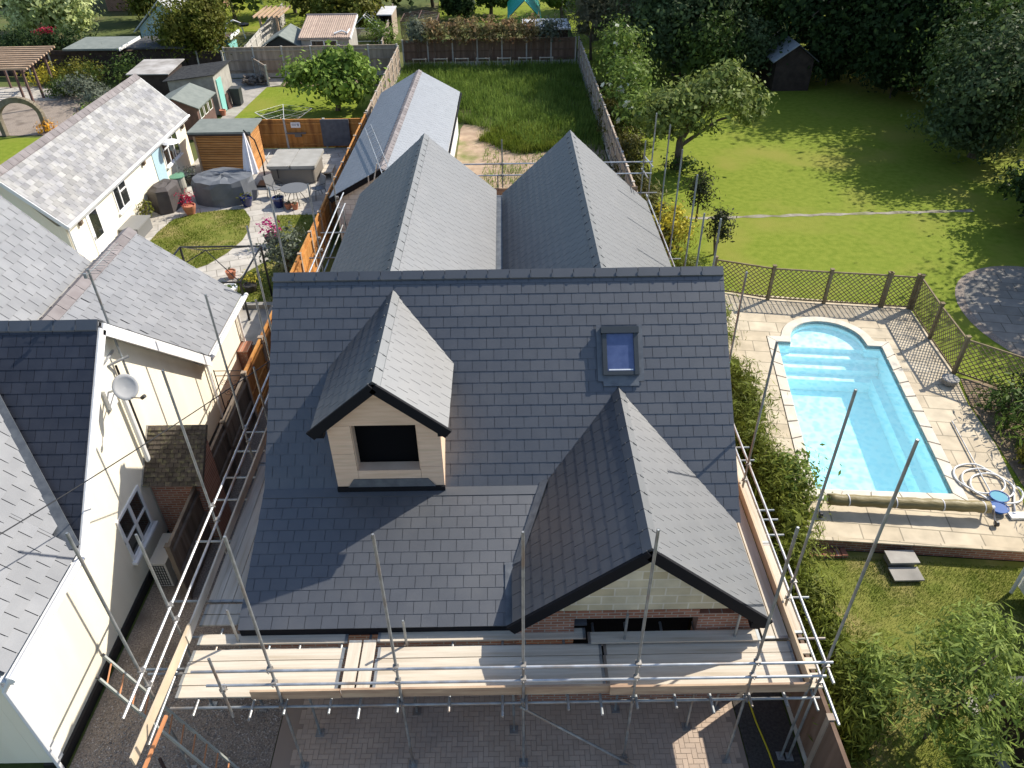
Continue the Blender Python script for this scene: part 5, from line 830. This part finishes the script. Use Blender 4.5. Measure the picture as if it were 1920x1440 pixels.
sgm = thing('swing_frame', 'white tubular swing frame with dark seat on the far lawn', 'swing', (-22, 67, 0)); mk('frame', MB().tube([(-23, 67, 0), (-22.6, 67, 1.2), (-22.0, 67, 1.5)], .05).tube([(-21.4, 67.5, 0), (-21.6, 67.5, 1.2), (-22, 67, 1.5)], .05), white, sgm); mk('seat', MB().lathe([(.4, 1.0), (.45, 1.15), (.1, 1.25)], (-21.3, 67.3, 0), 14), blackpl, sgm)
fs = thing('felt_roofed_shed', 'dark shed with green felt gable roof just behind the brown fence', 'shed', (-15.6, 57.5, 0)); mk('wall', MB().box(-16.6, -14.4, 56.2, 59.5, 0, 1.85).prism([(-16.6, 56.2, 1.85), (-14.4, 56.2, 1.85), (-15.5, 56.2, 2.45)], (0, 3.3, 0)), mat('dark_green_boards', (.03, .035, .032), rough=.8), fs); mk('roof', MB().prism([(-16.9, 56, 1.75), (-15.5, 56, 2.5), (-15.5, 56, 2.57), (-16.9, 56, 1.82)], (0, 3.8, 0)).prism([(-14.1, 56, 1.75), (-15.5, 56, 2.5), (-15.5, 56, 2.57), (-14.1, 56, 1.82)], (0, 3.8, 0)), felt, fs); mk('hinge', MB().box(-16.2, -15.95, 56.16, 56.19, 1.72, 1.76).box(-15.0, -14.75, 56.16, 56.19, 1.72, 1.76), galv, fs)
tl = thing('tiled_outbuilding', 'low outbuilding with ribbed clay tile roof and wide white window', 'outbuilding', (-12.4, 58, 0)); mk('wall', MB().box(-14.1, -10.8, 56.4, 59.8, 0, 2.25), concrete, tl); ct = MB()
for i in range(24): x = -14.25+i*.15; ct.tube([(x+.07, 56.2, 2.28), (x+.07, 59.9, 3.0)], .08, 6)
ct.prism([(-14.3, 56.15, 2.2), (-14.3, 60, 2.95), (-14.3, 60, 3.0), (-14.3, 56.15, 2.27)], (3.65, 0, 0)); mk('roof', ct, clay, tl); mk('verge', MB().beam((-10.62, 56.15, 2.26), (-10.62, 60, 3.0), .06, .16), whitepaint, tl); mk('ridge_tiles', MB().tube([(-14.3, 60, 3.03), (-10.65, 60, 3.03)], .12), greyridge, tl)
w_ = mk('window', MB().box(-13.45, -11.6, 56.35, 56.4, 1.55, 2.15), white, tl); mk('pane', MB().box(-13.38, -12.58, 56.34, 56.352, 1.62, 2.08).box(-12.48, -11.67, 56.34, 56.352, 1.62, 2.08), glass, w_)
solo('bent_pipe', MB().tube([(-11.8, 56.6, 2.5), (-11.3, 56.9, 2.62), (-10.9, 56.7, 2.5), (-10.8, 57.2, 2.65)], .06), white, 'bent white and black pipe left on the tiled roof', 'pipe')
p2 = thing('pergola', 'small pale timber pergola behind the felt roofed shed', 'pergola', (-18.6, 66, 0))
for x in (-18.9, -17.6): mk('post', MB().box(x-.08, x+.08, 63.9, 64.06, 0, 2.2), pergwood, p2)
pm = MB()
for i in range(6): pm.beam((-19.3+i*.38, 63.6, 2.3), (-19.3+i*.38, 68, 2.3), .1, .14)
mk('rafters', pm, pergwood, p2)
def glasshouse(name, label, x0, x1, y0, y1, hw, hr, fm, mono=False):
    t = thing(name, label, 'greenhouse', ((x0+x1)/2, (y0+y1)/2, 0)); f = MB(); g = MB(); xm = (x0+x1)/2 if not mono else x1; n = 5
    for i in range(n+1):
        y = y0+(y1-y0)*i/n; f.beam((x0, y, 0), (x0, y, hw), .04, .04).beam((x1, y, 0), (x1, y, hw if not mono else hr), .04, .04).beam((x0, y, hw), (xm, y, hr), .04, .04)
        if not mono: f.beam((x1, y, hw), (xm, y, hr), .04, .04)
    for a, z in ((x0, hw), (x1, hw if not mono else hr), (xm, hr)): f.beam((a, y0, z), (a, y1, z), .05, .05)
    for y in (y0, y1): f.beam((x0, y, .4), (x1, y, .4), .04, .04).beam((x0, y, hw), (x1, y, hw), .04, .04)
    g.quad((x0, y0, hw), (x0, y1, hw), (xm, y1, hr), (xm, y0, hr)).quad((x0, y0, 0), (x0, y1, 0), (x0, y1, hw), (x0, y0, hw)).quad((x0, y0, 0), (x1, y0, 0), (x1, y0, hw), (x0, y0, hw)).quad((x1, y0, 0), (x1, y1, 0), (x1, y1, hw), (x1, y0, hw))
    if not mono: g.quad((x1, y0, hw), (x1, y1, hw), (xm, y1, hr), (xm, y0, hr))
    mk('frame', f, fm, t); mk('glazing', g, ghglass, t); return t
glasshouse('greenhouse', 'small white framed gabled greenhouse behind the tiled outbuilding', -11.9, -9.9, 64.0, 67.5, 1.35, 2.2, white)
glasshouse('greenhouse', 'larger rusty brown framed glasshouse with flat top', -8.0, -5.2, 63.5, 66.5, 1.9, 2.1, brownwood)
lt = thing('open_shed', 'small open fronted shed with pale sheet roof beside the greenhouses', 'shed', (-9.6, 66, 0)); mk('roof', MB().box(-10.1, -8.9, 65.5, 69.0, 1.95, 2.03), paleroof, lt); mk('wall', MB().box(-10.0, -9.95, 65.8, 69, 0, 1.95).box(-9.0, -8.95, 65.8, 69, 0, 1.95).box(-9.95, -9.0, 68.9, 69, 0, 1.95), fencewood, lt)
tn = thing('netted_frame', 'bright teal netting over a gabled garden frame', 'garden frame', (1.8, 72, 0)); tm = MB().quad((.3, 70.2, .7), (.3, 75.5, 1.2), (1.75, 75.2, 2.9), (1.75, 70.0, 2.1)).quad((3.2, 70.2, .6), (3.2, 75.5, 1.1), (1.75, 75.2, 2.9), (1.75, 70.0, 2.1)); mk('netting', tm, teal, tn); mk('frame', MB().tube([(.5, 70.2, 0), (.5, 70.2, .9), (1.7, 70, 2.15), (3.0, 70.2, .8), (3.0, 70.2, 0)], .03), blackmetal, tn)
gs = thing('flat_roofed_shed', 'low shed with pale grey flat roof behind the photinia hedge', 'shed', (3.3, 63, 0)); mk('wall', MB().box(1.6, 4.8, 61.5, 64.5, 0, 1.6), darkwood, gs); mk('roof', MB().box(1.4, 5.0, 61.2, 64.8, 1.6, 1.7), paleroof, gs)
dk = thing('dark_shed', 'black boarded shed with gable roof in the deep shade of the trees', 'shed', (17.9, 50.5, .33)); mk('wall', MB().box(16.75, 19.05, 49, 52.5, .33, 2.2).prism([(16.75, 49, 2.2), (19.05, 49, 2.2), (17.9, 49, 3.0)], (0, 3.5, 0)), darkwood, dk); mk('roof', MB().prism([(16.5, 48.8, 2.05), (17.9, 48.8, 3.05), (17.9, 48.8, 3.12), (16.5, 48.8, 2.12)], (0, 4, 0)), mat('grey_sheet_roof', (.28, .3, .33), (.36, .38, .4), rough=.4, spec=.6), dk); mk('roof', MB().prism([(19.3, 48.8, 2.05), (17.9, 48.8, 3.05), (17.9, 48.8, 3.12), (19.3, 48.8, 2.12)], (0, 4, 0)), feltd, dk)
fa = thing('brick_bungalow', 'dark shaded brick house behind the far left trees', 'house', (-33, 84, 0)); mk('wall', MB().box(-38, -27, 80, 88, 0, 3), brick, fa); mk('roof', MB().prism([(-38.5, 79.6, 2.9), (-38.5, 84, 5.5), (-38.5, 88.4, 2.9)], (12, 0, 0)), feltd, fa); mk('window', MB().box(-35, -33, 79.97, 79.99, 1, 2.2), whitepaint, fa)
sw_ = thing('swing_frame', 'wooden ladder frame with red seat at the far left edge', 'swing', (-41, 62, 0)); mk('frame', MB().tube([(-41.4, 62, 0), (-40.6, 62, 2.2)], .07).tube([(-39.6, 62, 0), (-40.5, 62, 2.2)], .04), whitepaint, sw_); mk('seat', MB().box(-41, -40.3, 61.9, 62.3, .4, .9), redp, sw_)
# right hand neighbour
rh = thing('white_house', 'white walled house at the right edge casting shade on the small lawn', 'house', (14, 9, 0)); mk('wall', MB().box(11.75, 20, 2.8, 10.5, 0, 2.3).box(11.25, 11.75, 9.9, 10.7, .25, 1.0), whitepaint, rh); mk('plinth', MB().box(11.7, 11.748, 2.8, 10.5, 0, .4), blackpl, rh); mk('roof', MB().prism([(11.5, 2.4, 2.2), (15.8, 2.4, 4.2), (20.4, 2.4, 2.2)], (0, 8.4, 0)), feltd, rh); mk('downpipe', MB().tube([(11.2, 10.72, 0), (11.2, 10.72, 1.1), (11.7, 10.6, 1.4)], .04), white, rh)
bn = thing('dark_bunker', 'black boarded low store by the right edge of the small lawn', 'store', (9.9, 7.4, 0)); mk('wall', MB().box(9.25, 11.2, 5.2, 7.9, 0, 1.1), darkwood, bn); mk('lid', MB().box(9.2, 11.25, 5.15, 7.95, 1.1, 1.16), feltd, bn)
solo('kerb', MB().box(8.85, 9.05, 5.0, 8.2, -.02, .07).box(9.05, 10.5, 8.1, 8.25, -.02, .07), concrete, 'pale stone kerb round the dark store at the right edge', 'kerb')
# ================================================================ planting
def shrub(name, label, base, blobs, n, size, lm, cat='shrub', clumps=40, sig=.3, asp=.5, group=None, flowers=None, **kw): return tree(name, label, cat, base, 1.5, blobs, n, size, lm, .05, clumps, sig, asp, group, 4, flowers, **kw)
# conifer hedge beside the house
hbl = [(6.3+.25*math.sin(i*1.3), 7.6+i*.85, .35 if i < 5 else .7, .66+.12*math.sin(i*2.1), .8, 1.1+.15*math.cos(i*1.7)) for i in range(20)]
hedge = thing('conifer_hedge', 'shaggy green conifer hedge between the slate house and the pool patio', 'hedge', (6.3, 15, .3)); mk('foliage', leaves(hbl, 56000, .12, 700, .22, .17, up=.05, flat=.9, tipdir=(0, 0, .45), stretch=1.3, core=5000), lf_hedge, hedge); mk('stem', MB().tube([(6.2, 8.5, 0), (6.3, 8.6, 1.0)], .06).tube([(6.3, 14, .3), (6.3, 14, 1.4)], .06), bark, hedge)
shrub('laurel_shrub', 'glossy bright green shrub growing in the conifer hedge', (6.75, 13.2, .33), [(0, 0, .75, .6, .7, .7)], 1500, .12, lf_elder, clumps=40)
rb = [(5.95+.2*math.sin(i), 27.5+i*1.3, .6, .62, .85, .8+.15*math.sin(i*1.9)) for i in range(17)]
hb2 = thing('low_hedge', 'brownish green low hedge along the fence beside the big lawn', 'hedge', (6, 38, .3)); mk('foliage', leaves(rb, 12000, .2, 260, .3, .25, tipdir=(0, 0, .4), stretch=1.2), leafmat('leaf_bronze', (.085, .075, .02), (.12, .125, .03)), hb2)
shrub('yellow_shrub', 'bright yellow leaved shrub behind the right rear scaffold', (6.5, 27.4, .33), [(0, 0, .8, .75, 1.0, .8)], 1200, .16, lf_yellow, clumps=40); shrub('yellow_flower', 'small clump of yellow flowers at the foot of the hedge by the right scaffold corner', (6.35, 7.6, 0), [(0, 0, .35, .28, .3, .3)], 200, .1, lf_yellow, 'flower', 18)
for x, y, h_, lb_ in ((8.05, 29.9, 2.0, 'slim dark column conifer on the lawn, the taller of two'), (8.15, 26.8, 1.75, 'slim dark column conifer on the lawn, the nearer of two')): tree('column_conifer', lb_, 'tree', (x, y, .33), h_, [(0, 0, h_*.55, .42, .42, h_*.5)], 1300, .13, leafmat('leaf_column', (.03, .04, .018), (.06, .06, .02)), .05, 60, .3, .4, 'column conifers on the lawn', 2)
tree('apple_tree', 'old spreading apple tree with dark trunk on the big lawn', 'tree', (8.4, 36, .33), 4.3, [(1.2, 0, 3.1, 2.1, 1.6, 1.0), (-.5, .2, 2.8, 1.4, 1.3, .9), (1.7, .3, 3.9, 1.3, 1.2, .8), (3.0, 0, 2.6, 1.0, 1.0, .9), (.2, 0, 2.2, 1.3, 1.1, .6), (-1.2, .3, 2.2, .9, .9, .8)], 7500, .22, lf_apple, .2, 150, .24, .55, limbs=8)
shrub('lawn_shrub', 'low green shrub round the foot of the apple tree', (8.5, 35.6, .33), [(0, 0, .3, 1.0, .6, .4)], 500, .16, lf_mid)
for x, y, h_, k in ((6.9, 47.5, 4.4, 0), (6.8, 43.4, 3.3, 1), (7.0, 40.6, 2.2, 2)): tree('elder_bush', ('tallest elder bush with flat white flower heads by the back fence', 'middle elder bush with white flower heads along the fence', 'smallest elder bush with white flowers nearest the lawn')[k], 'bush', (x, y, .3), h_, [(0, 0, h_*.62, 1.15, 1.3, h_*.4), (.4, -.5, h_*.4, 1.0, 1.0, h_*.3)], 3600, .2, lf_elder, .08, 90, .28, .5, 'elder bushes beside the fence', 4, (90, .22, 30, fl_white))
for i, (x, y, h_, lb_) in enumerate(((6.2, 57.5, 5.2, 'thin grey twiggy bare looking tree behind the fence corner'), (8.6, 54.5, 6.4, 'taller grey twiggy tree beside the elder bushes'))): tree('twiggy_tree', lb_, 'tree', (x, y, .3), h_, [(0, 0, h_*.6, 1.6, 1.5, h_*.42)], 5200, .26, lf_twig, .1, 150, .32, .16, None, 9, core=150)
# woods round the big lawn
WD = [(25.2, 48.8, 11.5, 4.0), (30.5, 44.6, 11.5, 4.2), (11.5, 53, 9.5, 3.4), (15.0, 55.5, 11.5, 3.6), (21.5, 52.5, 10.5, 4.2), (27, 51, 12, 4.6), (33, 48, 12.5, 4.8), (12.5, 61, 12, 4), (19, 61, 13, 4.6), (26, 60, 13, 5), (34, 57, 13, 5), (40, 52, 12, 5), (9.5, 66, 9, 3.6), (43, 62, 13, 5.5), (16, 70, 12, 5), (25, 70, 12, 5), (35, 69, 13, 5.5)]
for i, (x, y, h_, r_) in enumerate(WD):
    i -= 2; lm = (lf_ash, lf_mid, lf_dark, lf_dark, lf_mid)[i % 5]
    tree('woodland_tree', ('grey green', 'mid green', 'very dark', 'dark heavy', 'yellowish green')[i % 5]+' woodland tree '+('nearest the dark shed', 'left of the dark shed', 'right of the dark shed', 'behind the shaded lawn', 'above the right hand lawn corner', 'second row, behind the twiggy trees', 'second row, straight behind the dark shed', 'second row, behind the deep shade', 'second row, far right', 'at the right picture edge', 'beyond the elder bushes', 'at the far right corner', 'third row, left', 'third row, middle', 'third row, right', 'jutting out over the shaded lawn', 'behind the silvery lawn tree')[i], 'tree', (x, y, .3), h_, [(0, 0, h_*.55, r_, r_*.9, h_*.42), (-r_*.5, -r_*.3, h_*.33, r_*.75, r_*.7, h_*.28), (r_*.5, -r_*.2, h_*.38, r_*.75, r_*.7, h_*.3), (0, -r_*.5, h_*.25, r_*.8, r_*.6, h_*.22)], 13000 if i < 10 else 6000, .27, lm, .28, 330, .2, .6, 'woodland trees round the big lawn', core=1100)
for i, (x, y, h_, r_, lb_) in enumerate(((23.4, 37.0, 6.6, 2.9, 'silvery leaved tree standing out at the right side of the big lawn'), (27.0, 33.5, 7.0, 3.2, 'dark green tree at the right edge beyond the silvery tree'), (25.5, 41.0, 8.5, 3.2, 'sunlit topped tree behind the silvery tree'), (23.0, 28.6, 3.6, 2.2, 'low dark bush at the right edge above the round terrace'), (28, 28.6, 10, 4.2, 'tall tree off the right edge shading the lawn'), (24.6, 25.0, 9.5, 4.0, 'tall tree off the right edge shading the round terrace'))):
    tree('lawn_tree', lb_, 'tree', (x, y, .33), h_, [(0, 0, h_*.6, r_, r_, h_*.36), (-r_*.5, -.3, h_*.38, r_*.75, r_*.7, h_*.28), (r_*.4, .3, h_*.42, r_*.7, r_*.7, h_*.3), (-.3, -.4, h_*.2, r_*.8, r_*.7, h_*.18)], 13000, .2, (lf_ash, lf_mid, lf_mid, lf_dark, lf_dark, lf_dark)[i], .2, 220, .22, .55, core=900)
for i, (x, y, h_, r_, lb_) in enumerate(((20.6, 50.2, 3.6, 1.7, 'dark bush crowding the right side of the black shed'), (15.2, 50.6, 3.8, 1.8, 'grey green bush crowding the left side of the black shed'), (23.5, 47.2, 3.6, 2.2, 'low dark bush under the trees at the back of the lawn'), (12.4, 49.5, 4.2, 2.0, 'mid green bush between the elder and the black shed'))): shrub('woodland_bush', lb_, (x, y, .3), [(0, 0, h_*.5, r_, r_*.8, h_*.5)], 3600, .24, (lf_dark, lf_ash, lf_dark, lf_mid)[i], 'bush', 90, .22, .55, 'bushes at the edge of the woods', core=300)
# trees and shrubs beyond the left gardens
tree('round_conifer', 'big rounded golden green conifer beside the brown fence', 'tree', (-21.4, 56.6, 0), 5, [(0, 0, 2.7, 2.6, 2.3, 2.4), (.9, .2, 3.6, 1.9, 1.8, 1.8), (-.9, -.2, 2.2, 1.9, 1.8, 1.8)], 15000, .2, lf_gold, .2, 420, .17, .4, core=900)
tree('maple_tree', 'large pale cream and green leaved tree at the upper left', 'tree', (-35.5, 65, 0), 6.5, [(0, 0, 3.0, 2.6, 2.4, 2.6), (1.4, 0, 2.4, 2.0, 1.8, 2.0), (-1.2, .3, 2.6, 2.0, 1.8, 2.0), (0, 0, 4.4, 2.0, 1.8, 1.6)], 11000, .3, lf_light, .2, 200, .2, .6, core=600)
for i, (x, y, h_, r_, lm, lb_) in enumerate(((-28.6, 70, 6, 2.4, lf_gold, 'brownish green tree right of the pale leaved tree'), (-31.5, 76, 7, 3, lf_dark, 'dark tree in front of the far brick house'), (-24, 74, 7.5, 2.8, lf_mid, 'green tree above the round conifer'), (-19.6, 78, 7, 2.4, lf_mid, 'bushy tree at the end of the far lawn'), (-15.5, 71, 6.2, 2.6, lf_gold, 'bronze tinted weeping tree left of the tiled outbuilding'), (-12.8, 66.5, 5.4, 2.4, lf_gold, 'golden brown weeping conifer behind the tiled outbuilding'), (-11, 76, 7, 3.4, lf_dark, 'dark evergreen behind the white greenhouse'), (-6.8, 80, 7, 3.6, lf_mid, 'leafy tree behind the rusty glasshouse'), (-4.0, 73, 3.6, 1.3, lf_dark, 'small dark clipped evergreen by the glasshouse'), (-1.2, 76, 4.5, 1.8, lf_mid, 'leafy shrubby tree left of the teal netting'), (5.2, 73, 5.5, 1.6, lf_fig, 'young bright green tree right of the teal netting'), (8.5, 78, 7.5, 3, lf_mid, 'tall tree behind the twiggy trees'), (-40, 72, 8, 3.4, lf_dark, 'dark tree at the top left corner'), (-43, 84, 9, 5, lf_dark, 'far dark tree above the top left swing'), (-25, 90, 9, 5, lf_mid, 'far tree above the brick house'), (-14, 90, 9, 5, lf_dark, 'far tree above the bronze tree'), (1, 92, 9, 4.5, lf_mid, 'far tree above the teal netting'))):
    tree('garden_tree', lb_, 'tree', (x, y, 0), h_, [(0, 0, h_*.5, r_, r_*.9, h_*.45), (r_*.5, -.3, h_*.35, r_*.7, r_*.7, h_*.3), (-r_*.5, -.2, h_*.4, r_*.7, r_*.7, h_*.3)], 4800, .28, lm, .15, 150, .23, .5, 'trees in the far gardens', core=400)
shrub('flowering_shrub', 'shrub covered in peach and white blossom at the upper left', (-27.6, 69.2, 0), [(0, 0, 1.8, 1.3, 1.2, 1.6)], 1500, .22, lf_mid, flowers=(500, .25, 50, fl_pink))
fh = [(-36.5+i*1.25, 60.2-.25*i, 1.1, 1.1, 1.0, 1.2+.2*math.sin(i*2)) for i in range(6)]
shrub('garden_hedge', 'dense dark green hedge along the far left fence', (-33, 59.5, 0), [(a+33, b-59.5, c, d, e, f) for a, b, c, d, e, f in fh], 6500, .2, lf_dark, 'hedge', 160, .26)
shrub('red_flower', 'patch of red flowers on top of the far left hedge', (-33.5, 60, 1.9), [(0, 0, .3, .7, .3, .3)], 220, .18, fl_red, 'flower', 16, trunk=False)
for i, (x, y, r_, h_, lm, lb_) in enumerate(((-25.4, 52.6, 2.1, 1.5, lf_mid, 'big rounded green shrub left of the black shed'), (-28.3, 53.4, 1.3, 1.3, lf_gold, 'bronzy green shrub behind the pergola end'), (-27.2, 50.6, 1.2, 1.0, lf_grey, 'grey green shrub in the far left border'), (-25.6, 48.9, 1.1, .7, lf_grey, 'silvery low shrub beside the annexe roof'), (-31.0, 54.6, 1.6, .7, lf_yellow, 'yellow green grassy planting behind the pergola'), (-28.9, 51.4, .9, .8, lf_mid, 'small green shrub right of the pergola post'), (-24.2, 46.4, 1.3, .5, lf_fig, 'low leafy plant bank along the annexe ridge'))): shrub('garden_shrub', lb_, (x, y, 0), [(0, 0, h_*.6, r_, r_*.8, h_*.7), (r_*.5, .2, h_*.5, r_*.6, r_*.6, h_*.55)], 1900, .17, lm, clumps=60, group='shrubs in the far left border')
shrub('spiky_plant', 'spiky sword leaved plant beside the annexe ridge', (-24.6, 47.6, 0), [(0, 0, .5, .7, .7, .5)], 260, .8, lf_grey, 'plant', 12, asp=.1, tipdir=(0, 0, .8))
shrub('orange_flower', 'clump of bright orange flowers at the foot of the stone arch', (-26.4, 44.0, 0), [(0, 0, .3, .55, .4, .35)], 320, .13, fl_or, 'flower', 22); shrub('pink_flower', 'small clump of pink flowers above the orange ones', (-25.3, 45.6, 0), [(0, 0, .3, .4, .3, .3)], 160, .13, fl_pink, 'flower', 14)
# photinia standards along the back fence
for i in range(8):
    x = -6.2+i*1.33; lb_ = ('left end', 'second', 'third', 'fourth', 'fifth', 'sixth', 'seventh', 'right end')[i]
    tree('photinia_tree', lb_+' of a row of '+('silvery olive green' if i == 0 else 'red leaved')+' standard trees along the shaded back fence', 'tree', (x, 57.1, 0), 2.9, [(0, 0, 2.5, .8, .7, .75), (0, .1, 2.1, .7, .6, .6)], 1100, .2, lf_grey if i in (0, 7) else lf_photin, .04, 50, .3, .5, 'standard trees along the back fence', 3)
for i in range(7):
    x = -6.5+i*1.5; t = thing('tree_stake', ('leftmost', 'second', 'third', 'fourth', 'fifth', 'sixth', 'rightmost')[i]+' low timber stake frame under the row of red leaved trees', 'stake frame', (x, 56.8, 0), 'stake frames along the back fence'); mk('stake', MB().tube([(x, 56.8, 0), (x, 56.8, .75)], .03, 6), board, t); mk('stake', MB().tube([(x+.9, 56.8, 0), (x+.9, 56.8, .75)], .03, 6), board, t); mk('crossbar', MB().beam((x-.05, 56.77, .7), (x+.95, 56.77, .7), .03, .06), board, t)
for i, (x, y, lb_) in enumerate(((-8.6, 60, 'pale green shrub left of the corner behind the brown fence'), (-9.9, 62.5, 'thin green shrub in front of the white greenhouse'))): shrub('back_shrub', lb_, (x, y, 0), [(0, 0, 1.2, .7, .6, 1.0)], 700, .17, lf_elder)
# borders by the pool and the front lawn
for i, (x, y, r_, h_, lm, lb_) in enumerate(((14.1, 16.6, .8, .9, lf_mid, 'leafy green border plant just right of the stone planter'), (14.6, 15.3, .9, 1.0, lf_elder, 'bright green sword leaved border plant right of the pool'), (13.9, 14.4, .6, .7, lf_gold, 'yellowish dry border plant beside the telescopic pole'), (14.2, 13.3, .8, .9, lf_grey, 'grey green border plant right of the coiled hose'), (15.3, 17.0, .9, .8, lf_dark, 'dark border plant under the right trellis'), (13.6, 12.4, .7, .9, lf_dark, 'dark border plant at the right edge of the patio'))): shrub('border_plant', lb_, (x, y, .3), [(0, 0, h_*.45, r_, r_, h_*.6)], 1100, .16 if i != 1 else .3, lm, 'plant', 40, asp=.4 if i != 1 else .16, group='border plants right of the pool')
solo('border_soil', sheet([(12.78, 11.6), (17, 11.2), (17.5, 17), (13.7, 18.4), (13.35, 17.1), (13.2, 15.3)], .345), earth, 'strip of bare soil and plants along the right side of the patio', 'soil')['kind'] = 'structure'
wil = tree('ash_sapling', 'leafy young tree with long narrow leaves on the small front right lawn', 'tree', (7.75, 7.45, 0), 3.0, [(-.2, 0, 1.5, 1.1, .95, .7), (.5, .55, 2.1, .75, .7, .6), (-1.0, .5, 1.4, .6, .6, .5), (1.0, -.1, 1.5, .65, .6, .5), (.2, -.7, 1.1, .8, .7, .5), (1.0, .9, 1.8, .5, .5, .4)], 7000, .18, lf_willow, .05, 150, .24, .2, limbs=9, tipdir=(0, 0, -.35))
shrub('ground_plant', 'broad leaved green plant at the bottom right beside the brown panel fence', (6.3, 5.9, 0), [(0, 0, .25, .7, .8, .3)], 700, .14, lf_elder, 'plant')
shrub('patio_shrub', 'twiggy olive green shrub beside the orange fence', (-8.6, 26.3, 0), [(0, 0, .8, .75, .9, .8)], 1400, .15, lf_grey, clumps=60); shrub('patio_shrub', 'pale dry shrub against the annexe by the storage box', (-16.0, 31.6, 0), [(0, 0, .4, .25, .4, .45)], 260, .12, lf_gold)
